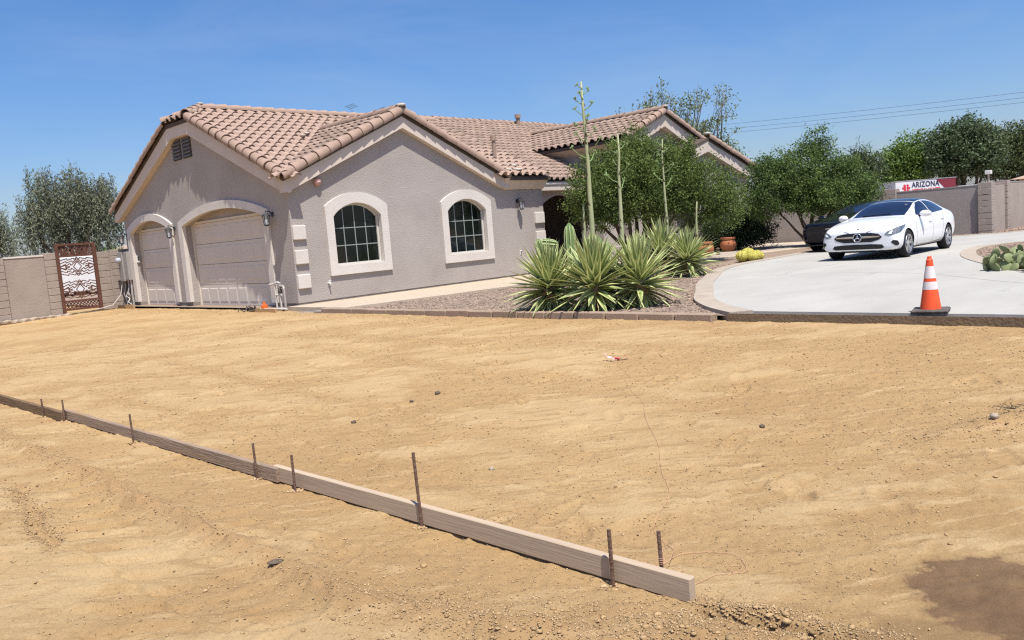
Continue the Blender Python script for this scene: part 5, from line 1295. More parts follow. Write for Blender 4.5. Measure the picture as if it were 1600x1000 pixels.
tree('sparse_tree', 'smaller thin leafed tree right of the house roof end', (p2.x, p2.y, -.1), [(p2.x, p2.y, 4.9, .9, .9, 1.0), (p2.x + .5, p2.y - .6, 4.2, .8, .8, .8), (p2.x - .3, p2.y + .3, 5.6, .6, .6, .5)], 90, 18, (.22, .22, .16), .17, .075, 'leaf_sparse', 'bark_grey', .08, seed=10, bias=.8)
# trees beyond the right wall
tree('far_tree', 'bright yellow green tree behind the truck', (71, 10.5, -.1), [B_((71, 10.5), -1.4, 0, 5.2, 1.9, 1.9, 1.6), B_((71, 10.5), .4, 0, 6.2, 2.0, 1.8, 1.7), B_((71, 10.5), -1.8, 0, 3.8, 1.8, 1.6, 1.1), B_((71, 10.5), 1.2, 0, 4.6, 1.9, 1.8, 1.4), B_((71, 10.5), -.5, 0, 4.1, 1.8, 1.6, 1.1)], 620, 24, (.28, .28, .22), .26, .15, 'leaf_bright', 'bark_grey', .16, seed=11, grp='trees beyond the right wall')
c = (69, 5.8)
tree('far_tree', 'largest dark green tree standing over the corner of the right wall', (69, 5.4, -.1), [B_(c, -1.2, 0, 6.4, 1.7, 1.7, 1.4), B_(c, .3, 0, 7.2, 1.7, 1.6, 1.3), B_(c, 1.6, 0, 6.2, 1.6, 1.6, 1.6), B_(c, 0, 0, 5.2, 2.2, 2.0, 1.5), B_(c, 1.6, 0, 4.3, 1.7, 1.7, 1.3), B_(c, -1.7, 0, 4.8, 1.4, 1.5, 1.3), B_(c, -.4, .5, 3.9, 1.7, 1.5, 1.0), B_(c, 2.6, 0, 5.4, 1.3, 1.3, 1.5)], 950, 24, (.26, .26, .2), .25, .14, 'leaf_far', 'bark', .2, seed=12, grp='trees beyond the right wall')
c = (83, 5.4)
tree('far_tree', 'olive green tree filling the right edge above the wall', (83, 5.0, -.1), [B_(c, -1.2, 0, 6.2, 2.0, 2.0, 1.8), B_(c, .8, 0, 6.6, 2.0, 2.0, 1.9), B_(c, 2.2, 0, 5.6, 2.0, 2.0, 1.9), B_(c, -.4, 0, 4.2, 2.4, 2.2, 1.4), B_(c, 1.9, 0, 3.8, 2.0, 2.0, 1.3), B_(c, -2.4, 0, 4.4, 1.4, 1.5, 1.3)], 850, 22, (.3, .3, .22), .28, .12, 'leaf_olive', 'bark', .2, seed=13, grp='trees beyond the right wall')
tree('far_tree', 'dark treetop cut by the right edge of the view, highest there', (93, 4.0, -.1), [(93, 4.0, 8.6, 1.5, 1.5, 1.5), (93.4, 3.2, 6.9, 1.8, 1.8, 1.5)], 260, 22, (.3, .3, .24), .3, .15, 'leaf_far', 'bark', .2, seed=14, grp='trees beyond the right wall')
tree('far_tree', 'thin palm like treetop poking above the tree behind the black car', (34.5, 1.0, -.1), [(34.5, 1.0, 3.9, .5, .5, .6), (34.8, .6, 3.5, .6, .6, .5), (34.2, 1.4, 3.6, .5, .5, .5)], 80, 18, (.18, .18, .3), .4, .05, 'leaf_far', 'bark', .1, seed=15, grp='trees beyond the right wall', bias=.7)

# ------------------------------------------------------------------ far structures
t = thing('far_house', (76, 1.5, 0), 'low tan neighbouring house roof at the far right edge', 'house')
b = MB(); b.box((74, -4, -.1), (86, 2.6, 2.7)); b.build('wall', 'wall_far', t)
b = MB(); b.add([(73.4, -4.6, 2.7), (86.6, -4.6, 2.7), (86.6, 3.2, 2.7), (73.4, 3.2, 2.7), (77.5, -.7, 3.9), (82.5, -.7, 3.9)], [(0, 1, 5, 4), (1, 2, 5), (2, 3, 4, 5), (3, 0, 4), (0, 1, 2, 3)]); b.build('roof', 'roof_far', t)
t = thing('far_house', (22, 62, 0), 'tan neighbouring roof just left of the garage, beyond the wall', 'house')
b = MB(); b.box((17.5, 60, -.1), (28, 68, 2.2)); b.build('wall', 'wall_far', t)
b = MB(); b.add([(17, 59.5, 2.2), (28.5, 59.5, 2.2), (28.5, 68.5, 2.2), (17, 68.5, 2.2), (21.5, 64, 3.6), (24.5, 64, 3.6)], [(0, 1, 5, 4), (1, 2, 5), (2, 3, 4, 5), (3, 0, 4), (0, 1, 2, 3)]); b.build('roof', 'roof_far', t)
# power lines on two poles
pole_l, pole_r = Vector((51.9, 35.2, 0)), Vector((63.9, -8.2, 0))
for nm, p in (('wooden power pole hidden behind the house', pole_l), ('wooden power pole past the right edge', pole_r)):
    t = thing('power_pole', p, nm, 'power pole', 'power poles'); zt_ = 10.2
    b = MB(); b.tube([(p.x, p.y, -.2), (p.x, p.y, zt_)], [.16, .11], 10); b.build('post', 'bark_grey', t)
    b = MB(); b.beam((p.x - 1.0, p.y - .3, zt_ - .15), (p.x + 1.0, p.y + .3, zt_ - .15), .1, .12); b.build('crossarm', 'bark_grey', t)
for k, (dz, nm) in enumerate(((0, 'uppermost thin power line crossing the sky at right'), (-.40, 'middle thin power line crossing the sky at right'), (-.74, 'lowest thin power line crossing the sky at right'))):
    pts = []
    for i in range(25):
        f = i / 24; p = pole_l.lerp(pole_r, f); pts.append((p.x, p.y, 10.12 - 1.35 * f + dz - .25 * math.sin(math.pi * f)))
    b = MB(); b.tube(pts, .011, 5); setp(b.build('power_line', 'wire'), nm, 'power line', 'power lines')
# truck beyond the wall
ta = Vector((48.9, 4.35, 0)); tdv = (Vector((54.6, -1.4, 0)) - ta).normalized(); tn = Vector((-tdv.y, tdv.x, 0)); tn = -tn if tn.dot(Vector((-1, -1, 0))) < 0 else tn
tb = -tn
def TK(s, d, z): return ta + tdv * s + tb * d + Vector((0, 0, z))
t = thing('box_truck', TK(3, 1.2, -.1), 'white and maroon box truck with red medical star behind the wall', 'truck')
def tbox(s0, s1, d0, d1, z0, z1, name, m):
    b = MB(); vs = [TK(s, d, z) for z in (z0, z1) for s, d in ((s0, d0), (s1, d0), (s1, d1), (s0, d1))]
    b.add(vs, [(0, 1, 2, 3), (4, 5, 6, 7), (0, 1, 5, 4), (1, 2, 6, 5), (2, 3, 7, 6), (3, 0, 4, 7)]); return b.build(name, m, t)
box_ = tbox(0, 3.40, 0, 2.4, .8, 2.88, 'cargo_box', 'truck_white')
tbox(3.401, 4.1, -.004, 2.4, .8, 2.90, 'cargo_box', 'truck_maroon')
b = MB(); b.prism([(2.75, 2.88), (3.402, 2.88), (3.402, 2.15)], lambda a, z, d: TK(a, d, z), -.006, .0); b.build('stripe', 'truck_maroon', box_)
tbox(-.05, 4.15, -.02, 2.42, 2.885, 2.93, 'top_rail', 'alloy')
tbox(4.3, 6.1, .1, 2.3, .6, 2.3, 'cab', 'truck_white')
for s in (.9, 1.9, 5.1):
    b = MB(); b.lathe([(0, -.14), (.40, -.14), (.5, -.08), (.5, .08), (.40, .14), (0, .14)], 20, M=Matrix.Translation(TK(s, .25, .4)) @ Matrix((tdv, tb, Vector((0, 0, 1)))).transposed().to_4x4(), axis='y'); b.build('wheel', 'tyre', t)
def text_mesh(s, size, matn, fn, name, parent, bold=.012, sx=1.0):
    cu = bpy.data.curves.new(name, 'FONT'); cu.body = s; cu.size = size; cu.offset = bold; cu.extrude = 0.002; cu.space_character = 1.08
    o = bpy.data.objects.new(name, cu); COL.objects.link(o); dg = bpy.context.evaluated_depsgraph_get(); me = bpy.data.meshes.new_from_object(o.evaluated_get(dg)); bpy.data.objects.remove(o)
    for v in me.vertices: v.co = fn(v.co.x * sx, v.co.y, v.co.z)
    me.materials.clear(); me.materials.append(MATS[matn]); return link(name, me, parent)
text_mesh('ARIZONA', .50, 'letter_navy', lambda x, y, z: TK(1.10 + x, -.012 - z, 2.44 + y), 'lettering', box_, .014, .80)
text_mesh('MEDICAL WASTE', .27, 'letter_red', lambda x, y, z: TK(1.14 + x, -.012 - z, 2.13 + y), 'lettering', box_, .012, .86)
b = MB()
for k in range(3):
    a = math.pi * k / 3; c_, s_ = math.cos(a), math.sin(a)
    q = [(-.27, -.075), (.27, -.075), (.27, .075), (-.27, .075)]
    b.prism([(.72 + x * c_ - y * s_, 2.42 + x * s_ + y * c_) for x, y in q], lambda aa, z, d: TK(aa, d, z), -.010 - .001 * k, -.003)
star = b.build('medical_star', 'letter_red', box_)
b = MB(); b.prism([(.70, 2.25), (.74, 2.25), (.74, 2.59), (.70, 2.59)], lambda a, z, d: TK(a, d, z), -.016, -.012); b.build('star_staff', 'truck_white', star)
t = thing('mailbox_post', (52.4, -.4, 0), 'pale post topped with a small box behind the right wall', 'post')
b = MB(); b.box((52.35, -.45, -.1), (52.45, -.35, 2.9)); b.build('post', 'wall_far', t)
b = MB(); b.box((52.22, -.58, 2.9), (52.58, -.22, 3.15), bev=.02); b.build('box', 'white_paint', t)

# ------------------------------------------------------------------ cars
def bez(xs_, ys_, x):
    """smooth interpolation of a station table"""
    return float(np.interp(x, xs_, ys_))
def car_body_mesh(S, R0, axles, arch_r):
    """S: list of stations (x, zb, w, zbelt, wbelt, wroof, zroof, ztop), front to rear -> smoothed shell with wheel arches cut out"""
    bm = bmesh.new(); rings = []
    for (x, zb, w, zbelt, wb_, wr, zr, zt) in S:
        half = [(0, zb), (w * .72, zb), (w * .955, zb + (zbelt - zb) * .10), (w, zb + (zbelt - zb) * .36), (w * .995, zb + (zbelt - zb) * .66), (w * .955, zb + (zbelt - zb) * .90), (wb_, zbelt + .012),
                ((wb_ + wr) / 2 + .012, (zbelt + zr) / 2 + .01), (wr, zr), (wr * .62, zr + (zt - zr) * .78), (0, zt)]
        ring = [(x, y, z) for y, z in half] + [(x, -y, z) for y, z in half[-2:0:-1]]
        rings.append([bm.verts.new(p) for p in ring])
    n = len(rings[0])
    for a, c in zip(rings[:-1], rings[1:]):
        for k in range(n): bm.faces.new((a[k], a[(k + 1) % n], c[(k + 1) % n], c[k]))
    bm.faces.new(rings[0][::-1]); bm.faces.new(rings[-1])
    bmesh.ops.recalc_face_normals(bm, faces=list(bm.faces))
    me = bpy.data.meshes.new('tmp'); bm.to_mesh(me); bm.free()
    o = bpy.data.objects.new('tmp', me); COL.objects.link(o)
    ss = o.modifiers.new('s', 'SUBSURF'); ss.levels = 3; ss.render_levels = 3
    cut = []
    for ax in axles:
        for sy in (-1, 1):
            q = MB(); q.lathe([(0, .50), (arch_r, .50), (arch_r, 1.2), (0, 1.2)], 40, M=Matrix.Translation((ax, 0, R0)) @ Matrix.Rotation(R(0), 4, 'Z') @ Matrix.Diagonal((1, sy, 1, 1)), axis='y')
            c = q.build('cut', 'car_trim'); cut.append(c)
            bo = o.modifiers.new('b', 'BOOLEAN'); bo.object = c; bo.operation = 'DIFFERENCE'; bo.solver = 'EXACT'
    dg = bpy.context.evaluated_depsgraph_get(); dg.update()
    full = bpy.data.meshes.new_from_object(o.evaluated_get(dg))
    for mod in list(o.modifiers)[1:]: o.modifiers.remove(mod)
    dg = bpy.context.evaluated_depsgraph_get(); dg.update()
    shell = bpy.data.meshes.new_from_object(o.evaluated_get(dg))
    bm = bmesh.new(); bm.from_mesh(shell); tree_ = BVHTree.FromBMesh(bm); bm.free()
    bpy.data.objects.remove(o)
    for c in cut: bpy.data.objects.remove(c)
    return full, tree_

def build_car(loc, rz, label, S, paint, style, zsc=1.0):
    root = thing('parked_car', loc, label, 'car', None, rz)
    R0 = style['r']; axles = style['axles']
    def zs(pl): return [(a, b * ZS) for a, b in pl]
    style = dict(style)
    for k in ('lamp', 'lamp_led', 'side_intake'): style[k] = zs(style[k])
    for k in ('windows', 'seams'): style[k] = [zs(w) for w in style[k]]
    style['handles'] = zs(style['handles']); style['mirror'] = (style['mirror'][0], style['mirror'][1] * ZS); style['front'] = [(n_, zs(p_), m_) for n_, p_, m_ in style['front']]
    for k in ('screen', 'roofglass'):
        if style.get(k): style[k] = [(a, b * WS) for a, b in style[k]]
    me, bvh = car_body_mesh(S, R0, axles, R0 + .035)
    # faces of the cut arches take dark trim
    me.materials.clear(); me.materials.append(MATS[paint]); me.materials.append(MATS['car_trim'])
    for p in me.polygons:
        c = p.center
        hit = bvh.find_nearest(c)
        p.material_index = 1 if (hit[3] is not None and hit[3] > .006) or c.z < .21 else 0
        p.use_smooth = True
    me.set_sharp_from_angle(angle=R(45))
    body = link('body', me, root, local=True)
    def cast(o, d):
        h = bvh.ray_cast(Vector(o), Vector(d).normalized()); return h[0], h[1]
    def patch(name, outline, fn, d, m, parent=body, off=.004, res=.05, both=False, smooth=True):
        """polygon outline (a,b) subdivided, thrown onto the shell along d from fn(a,b)"""
        bm = bmesh.new()
        tri = tessellate_polygon([[Vector((*p, 0)) for p in outline]])
        vs = [bm.verts.new((*p, 0)) for p in outline]
        for tq in tri:
            try: bm.faces.new([vs[i] for i in tq])
            except ValueError: pass
        for _ in range(6):
            long = [e for e in bm.edges if e.calc_length() > res]
            if not long: break
            bmesh.ops.subdivide_edges(bm, edges=long, cuts=1); bmesh.ops.triangulate(bm, faces=list(bm.faces))
        bad = []
        for v in bm.verts:
            p, n = cast(fn(v.co.x, v.co.y), d)
            if p is None: bad.append(v)
            else: v.co = p + n * off
        if bad: bmesh.ops.delete(bm, geom=bad, context='VERTS')
        dv = Vector(d)
        bm.normal_update()
        for f in bm.faces:
            if f.normal.dot(dv) > 0: f.normal_flip()
        mesh = bpy.data.meshes.new(name); bm.to_mesh(mesh); bm.free(); mesh.materials.append(MATS[m])
        if smooth: mesh.polygons.foreach_set('use_smooth', np.ones(len(mesh.polygons), bool))
        o = link(name, mesh, parent)
        return o
    side = lambda sy: (lambda a, b: (a, sy * 2.0, b))
    front = lambda a, b: (4.0, a, b)
    topf = lambda a, b: (a, b, 3.0)
    def ribbon(name, pts, fn, d, m, w=.006, off=.0045):
        l = pts; 
        q = offset_line(l, w); patch(name, list(l) + list(q)[::-1], fn, d, m, off=off, res=.08)
    st = style
    patch('windscreen', st['screen'], topf, (0, 0, -1), 'car_glass')
    if st.get('roofglass'): patch('roof_glass', st['roofglass'], topf, (0, 0, -1), 'car_glass')
    ribbon('hood_gap', smooth([(1.97, -.52), (2.03, -.25), (2.045, 0), (2.03, .25), (1.97, .52)], n=4), topf, (0, 0, -1), 'shut_line', .005)
    for sy in (-1, 1):
        ribbon('hood_gap', smooth([(1.97, sy * .52), (1.7, sy * .60), (1.3, sy * .635), (.9, sy * .645)], n=4), topf, (0, 0, -1), 'shut_line', .005)
        for w in st['windows']: patch('side_window', w, side(sy), (0, -sy, 0), 'car_glass')
        for s_ in st['seams']: ribbon('panel_seam', smooth(s_, n=4), side(sy), (0, -sy, 0), 'seam')
        for hx, hz in st['handles']:
            p, n = cast((hx, sy * 2, hz), (0, -sy, 0)); b = MB(); b.box((hx - .10, p.y + sy * .006 - .014, hz - .014), (hx + .09, p.y + sy * .006 + .014, hz + .014), bev=.008)
            b.build('door_handle', paint, body)
        mx, mz = st['mirror']; p, n = cast((mx, sy * 2, mz), (0, -sy, 0))
        b = MB(); bm = bmesh.new(); bmesh.ops.create_uvsphere(bm, u_segments=16, v_segments=10, radius=1)
        Mm = Matrix.Translation((mx - .02, p.y + sy * .15, mz + .03)) @ Matrix.Rotation(sy * R(14), 4, 'Z')
        vs = [Mm @ Vector((v.co.x * .085 if v.co.x > 0 else v.co.x * .05, v.co.y * .125, v.co.z * .075)) for v in bm.verts]; b.add(vs, [[q.index for q in f.verts] for f in bm.faces]); bm.free()
        mi = b.build('mirror', paint, body, smooth=True)
        b = MB(); b.tube([(mx + .01, p.y - sy * .02, mz - .02), (mx, p.y + sy * .10, mz + .0)], .025, 8); b.build('mirror_arm', 'car_trim', mi)
        hl = st['lamp']; dd = Vector((1, .75 * sy, 0)).normalized()
        fnl = lambda a, b, sy=sy, dd=dd: tuple(Vector((1.9, sy * .62, 0)) + dd * 3 + Vector((-dd.y, dd.x, 0)) * (a * sy) + Vector((0, 0, b)))
        h = patch('headlight', hl, fnl, -dd, 'headlight', off=.006, res=.04)
        patch('light_strip', st['lamp_led'], fnl, -dd, 'headlight_led', h, off=.009, res=.04)
        fnf = lambda a, b, sy=sy: (4.0, a * sy, b)
        if st.get('side_intake'): patch('side_intake', st['side_intake'], fnl, -dd, 'car_trim', off=.005, res=.04)
    for gname, gpoly, gm in st['front']: patch(gname, gpoly, front, (-1, 0, 0), gm, off=.005 if 'bar' not in gname else .014, res=.05)
    # wheels
    wm = {}
    t_ = MB(); w2 = .105
    t_.lathe([(R0 * .70, -w2 * .9), (R0 * .80, -w2), (R0 * .93, -w2 * .95), (R0, -w2 * .72), (R0, w2 * .72), (R0 * .93, w2 * .95), (R0 * .80, w2), (R0 * .70, w2 * .9)], 40, axis='y'); wm['tyre'] = t_.mesh('tyre', 'tyre', smooth=True)
    t_ = MB(); t_.lathe([(R0 * .71, w2 * .85), (R0 * .68, w2 * .98), (R0 * .645, w2 * .9), (R0 * .63, w2 * .2), (R0 * .63, -w2 * .8)], 40, axis='y')
    for k in range(10):
        a = 2 * math.pi * (k // 2) / 5 + (0.17 if k % 2 else -0.17); a2 = 2 * math.pi * (k // 2) / 5 + (0.09 if k % 2 else -0.09)
        i_ = Vector((math.cos(a2), 0, math.sin(a2))) * R0 * .12; e_ = Vector((math.cos(a), 0, math.sin(a))) * R0 * .66
        t_.beam(i_ + Vector((0, w2 * .72, 0)), e_ + Vector((0, w2 * .88, 0)), .030, .022, upv=Vector((0, 1, 0)))
    t_.lathe([(0, w2 * .86), (R0 * .14, w2 * .84), (R0 * .17, w2 * .6), (0, w2 * .6)], 20, axis='y')
    wm['rim'] = t_.mesh('rim', st['rim'], angle=35)
    t_ = MB(); t_.lathe([(0, w2 * .05), (R0 * .45, w2 * .05), (R0 * .62, w2 * .0), (R0 * .62, -w2 * .5), (0, -w2 * .5)], 28, axis='y'); wm['brake_disc'] = t_.mesh('brake_disc', 'seam', smooth=False)
    for ax in axles:
        for sy in (-1, 1):
            M = Matrix.Translation((ax, sy * st['track'], R0)) @ Matrix.Diagonal((1, sy, 1, 1)) @ Matrix.Rotation(random.uniform(0, 6), 4, 'Y')
            w_ = link('wheel', wm['tyre'], root, M, local=True)
            for k in ('rim', 'brake_disc'): link(k, wm[k], w_)
    # dark underbody between the wheels
    b = MB(); b.box((axles[1] - .4, -.62, .16), (axles[0] + .4, .62, .5)); b.build('underbody', 'car_trim', root, local=True)
    return root, body, cast

SED = []; ZS, WS = .905, .955
tab = dict(
 x=[2.235, 2.19, 2.06, 1.80, 1.365, 1.02, .80, .42, -.08, -.55, -1.0, -1.40, -1.75, -2.03, -2.22, -2.29],
 zb=[.27, .205, .185, .17, .165, .165, .165, .165, .165, .165, .165, .17, .20, .26, .36, .42],
 w=[.70, .815, .868, .890, .898, .897, .893, .892, .892, .895, .898, .898, .885, .85, .76, .62],
 zb2=[.635, .675, .72, .785, .855, .905, .925, .935, .95, .965, .98, .995, 1.0, .99, .955, .88],
 wb=[.60, .715, .78, .812, .828, .832, .835, .842, .848, .845, .835, .815, .785, .735, .655, .50],
 wr=[.44, .54, .61, .645, .665, .665, .665, .635, .585, .575, .565, .555, .56, .555, .50, .38],
 zr=[.662, .715, .775, .850, .918, .960, .985, 1.165, 1.345, 1.378, 1.352, 1.265, 1.135, 1.055, .990, .905],
 zt=[.678, .738, .803, .880, .948, .990, 1.015, 1.215, 1.398, 1.432, 1.405, 1.312, 1.170, 1.080, 1.012, .925])
for i in range(len(tab['x'])): SED.append(tuple(tab[k][i] * (ZS if k[0] == 'z' else (WS if k[0] == 'w' else (1 if tab['x'][i] < 1.4 else 1 - .10 * (tab['x'][i] - 1.4)))) for k in ('x', 'zb', 'w', 'zb2', 'wb', 'wr', 'zr', 'zt')))
def mirror_poly(half): return half + [(-a, b) for a, b in half[::-1]]
ST = dict(r=.300, axles=(1.365, -1.365), track=.745, rim='alloy',
    screen=[(.82, -.60), (.86, -.3), (.875, 0), (.86, .3), (.82, .60), (.40, .585), (.02, .535), (-.02, 0), (.02, -.535), (.40, -.585)],
    roofglass=[(-.03, -.535), (-.055, 0), (-.03, .535), (-.5, .535), (-1.0, .52), (-1.02, 0), (-1.0, -.52), (-.5, -.535)],
    windows=[[(.62, .985), (.30, 1.165), (.02, 1.29), (-.20, 1.325), (-.265, 1.33), (-.245, 1.0)], [(-.295, 1.0), (-.315, 1.33), (-.60, 1.325), (-.88, 1.285), (-1.08, 1.215), (-1.32, 1.07), (-1.28, 1.045)]],
    seams=[[(-.27, .97), (-.275, .7), (-.25, .42), (-.20, .26)], [(.78, .90), (.86, .7), (.84, .45), (.78, .26)], [(-1.10, .98), (-1.02, .75), (-.93, .55), (-.84, .3)], [(.78, .262), (.3, .256), (-.3, .256), (-.84, .295)]],
    handles=[(-.10, .80), (-.96, .835)], mirror=(.52, .975),
    lamp=[(-.04, .565), (-.13, .60), (-.06, .675), (.12, .742), (.42, .80), (.37, .73), (.22, .63)],
    lamp_led=[(-.07, .60), (-.03, .655), (.03, .672), (.0, .605)],
    side_intake=[(.06, .33), (-.02, .41), (.02, .46), (.12, .44), (.17, .36), (.13, .32)],
    front=[('grille', mirror_poly([(-.30, .435), (-.46, .49), (-.52, .545), (-.44, .625), (-.28, .655), (0 - .001, .662)])[:6] + [(.001, .662), (.28, .655), (.44, .625), (.52, .545), (.46, .49), (.30, .435)], 'car_trim'),
           ('grille_bar', [(-.47, .548), (-.2, .535), (.2, .535), (.47, .548), (.47, .572), (.2, .585), (-.2, .585), (-.47, .572)], 'chrome'),
           ('lower_intake', [(-.50, .265), (.50, .265), (.56, .30), (.52, .365), (.3, .385), (-.3, .385), (-.52, .365), (-.56, .30)], 'car_trim')])
car, cbody, ccast = build_car((9.46 + 1.365, -8.67, .30), math.pi, 'white sedan with black roof glass and star badge on the concrete driveway', SED, 'car_white', ST)
# round badge with a three pointed star in the grille, small hood badge
p, n = ccast((4, 0, .50), (-1, 0, 0)); bx = p.x + .022
b = MB(); b.tube([(bx, .088 * math.cos(a), .500 + .088 * math.sin(a)) for a in np.linspace(0, 2 * math.pi, 33)], .0095, 8, cap=False)
badge = b.build('badge', 'chrome', cbody, smooth=True)
b = MB(); b.lathe([(0, .0), (.086, .0), (.086, .012), (0, .012)], 28, M=Matrix.Translation((bx - .018, 0, .500)) @ Matrix.Rotation(R(90), 4, 'Y')); b.build('badge_disc', 'car_trim', badge)
b = MB()
for k in range(3):
    a = math.pi / 2 + k * 2 * math.pi / 3; c0 = Vector((bx - .002, 0, .500)); tip = c0 + Vector((0, math.cos(a), math.sin(a))) * .084
    l = c0 + Vector((0, math.cos(a + 1.05), math.sin(a + 1.05))) * .018; r = c0 + Vector((0, math.cos(a - 1.05), math.sin(a - 1.05))) * .018; m_ = c0 + Vector((.012, 0, 0))
    b.add([l, tip, r, m_], [(0, 1, 3), (1, 2, 3), (0, 2, 1)])
b.build('badge_star', 'chrome', badge)
p, n = ccast((1.98, 0, 3), (0, 0, -1)); b = MB(); b.lathe([(0, .012), (.028, .008), (.03, 0), (0, 0)], 14, M=Matrix.Translation(p)); b.build('hood_badge', 'chrome', cbody)
b = MB(); pz, _n = ccast((.45, .25, 3), (0, 0, -1))
p1_, _ = ccast((.80, -.35, 3), (0, 0, -1)); p2_, _ = ccast((.74, .25, 3), (0, 0, -1)); b.tube([p1_ + Vector((0, 0, .012)), p2_ + Vector((0, 0, .014))], .008, 5); b.build('wiper', 'car_trim', cbody)
b = MB(); q_, _ = ccast((.22, .42, 3), (0, 0, -1)); b.box((q_.x - .02, q_.y - .02, q_.z - .0), (q_.x + .02, q_.y + .02, q_.z + .012)); b.build('screen_tag', 'white_paint', cbody)
# registration lamp strip on the lower lip
SB = [(x, zb, w * 1.02, z2, wb_, wr, zr, zt) for (x, zb, w, z2, wb_, wr, zr, zt) in SED]
ZUP = dict(zip(range(len(SB)), [0] * len(SB)))
tabx = []
for (x, zb, w, z2, wb_, wr, zr, zt) in SB:
    k = .08 if x > .75 else 0.05
    tabx.append((x, zb + .02, w, z2 + k, wb_, wr, zr + k * (.95 if x > .75 else .4), zt + k * (.95 if x > .75 else .4)))
# blunter, higher nose
tabx[0] = (2.15, .31, .70, .73, .62, .46, .755, .77); tabx[1] = (2.12, .23, .78, .745, .72, .55, .77, .785); tabx[2] = (2.0, .19, .84, .76, .77, .61, .79, .81)
SK = dict(ST); SK.update(rim='car_trim', roofglass=None, r=.305,
    lamp=[(-.05, .70), (-.10, .735), (.05, .775), (.30, .80), (.36, .775), (.2, .715)], lamp_led=[(0, .745), (.05, .757), (.26, .782), (.2, .76)], side_intake=[(.05, .34), (.02, .44), (.10, .45), (.14, .36)],
    front=[('grille', [(-.56, .62), (.56, .62), (.60, .70), (.52, .755), (-.52, .755), (-.60, .70)], 'car_trim'), ('lower_intake', [(-.60, .30), (.60, .30), (.64, .45), (.5, .56), (-.5, .56), (-.64, .45)], 'car_trim'),
           ('badge_bar', [(-.09, .675), (-.03, .69), (.03, .69), (.09, .675), (.09, .705), (.03, .715), (-.03, .715), (-.09, .705)], 'chrome')])
car2, cb2, cast2 = build_car((13.6 + 1.365, -6.42, .30), math.pi - .05, 'black car parked behind the white sedan, mostly hidden', tabx, 'car_black', SK)
b = MB(); b.prism([(2.05, -.86), (2.22, -.72), (2.29, -.4), (2.31, 0), (2.29, .4), (2.22, .72), (2.05, .86), (1.9, .86), (1.9, -.86)], TOP, .185, .205); b.build('splitter', 'car_trim', car2, local=True)

# ------------------------------------------------------------------ form boards, stakes and litter on the dirt
BX = -6.80
def board(y0, y1, x0, x1, h, m, label, z0=0.0, tilt=0.0, w=.04):
    n = 14; b = MB(); rs = random.Random(int(abs(y0 * 100)))
    vs = []
    for i in range(n + 1):
        f = i / n; y = y0 + (y1 - y0) * f; x = x0 + (x1 - x0) * f + rs.gauss(0, .0012); zb = z0 + dz0 * (1 - f) + dz1 * f if False else z0
        vs += [(x - w / 2, y, zb), (x + w / 2, y, zb), (x + w / 2 , y, zb + h), (x - w / 2, y, zb + h)]
    fs = [(i * 4 + k, i * 4 + (k + 1) % 4, (i + 1) * 4 + (k + 1) % 4, (i + 1) * 4 + k) for i in range(n) for k in range(4)] + [(0, 1, 2, 3), tuple(n * 4 + k for k in (3, 2, 1, 0))]
    b.add(vs, fs); o = b.build('form_board', m)
    bv = o.modifiers.new('bevel', 'BEVEL'); bv.width = .004; bv.segments = 1; bv.limit_method = 'ANGLE'
    return setp(o, label, 'board', 'form boards in a row across the dirt')
board(-14.05, -10.90, -6.72, -6.755, .100, 'lumber_pale', 'pale form board, the nearest of the row, ending on the dirt at right', .010)
board(-10.98, -6.82, -6.775, -6.815, .095, 'lumber_grey', 'weathered grey form board in the middle of the row', .008, w=.035)
board(-6.95, -1.5, -6.86, -6.95, .105, 'lumber_brown', 'dark brown form board at the far left end of the row', -.008)
names = ['far left stake of the row, on the brown form board', 'leaning stake where the brown and grey boards meet', 'lone stake halfway along the grey form board', 'stake near the right end of the grey form board',
         'stake near the left end of the pale form board', 'tallest stake, midway along the pale form board', 'stake in front of the pale form board close to its right end', 'stake behind the pale form board with pink string tied on it']
for k, (x, y, h, lx, ly) in enumerate(((-6.90, -6.43, .19, .0, .0), (-6.86, -6.97, .215, .01, .03), (-6.845, -8.70, .245, .0, .015), (-6.815, -10.76, .25, .0, .01), (-6.815, -11.24, .235, .005, .01), (-6.765, -12.43, .40, .0, .02), (-6.765, -13.69, .245, .0, .005), (-6.66, -13.87, .24, .0, .01))):
    t = thing('rebar_stake', (x, y, 0), 'rusty steel ' + names[k], 'stake', 'rebar stakes along the form boards')
    b = MB(); pts = [(x + lx * f, y + ly * f, -.1 + (h + .1) * f) for f in np.linspace(0, 1, 30)]
    b.tube(pts, [.0092 if i % 2 else .0080 for i in range(30)], 8); b.build('bar', 'rebar', t)
    b = MB()
    for j in range(26):
        a = random.uniform(0, 6.28); r = random.uniform(.01, .05); V, F = ROCKS[j % 5]; s = random.uniform(.004, .011); b.add([(x + r * math.cos(a) + p[0] * s, y + r * math.sin(a) + p[1] * s, float(dirt_z(np.array([x]), np.array([y]))[0]) + .003 + p[2] * s) for p in V], [tuple(f) for f in F])
    setp(b.build('loose_soil', 'clod', t), kind='stuff')
def on_dirt(p, o=.004): return Vector((p[0], p[1], float(dirt_z(np.array([p[0]]), np.array([p[1]]))[0]) + o))
sp = [(-2.95, -10.85), (-3.13, -11.04), (-3.45, -11.38), (-3.77, -11.60), (-4.15, -12.0), (-4.57, -12.33), (-5.0, -12.72), (-5.41, -13.02), (-5.75, -13.3), (-6.1, -13.44), (-6.22, -13.55), (-6.32, -13.70)]
sp2 = [(-6.50, -13.75), (-6.35, -13.75), (-6.26, -13.85), (-6.24, -13.97), (-6.31, -14.05), (-6.37, -14.08), (-6.40, -14.03), (-6.34, -14.0), (-6.32, -14.04), (-6.40, -14.06), (-6.47, -14.0), (-6.60, -13.98)]
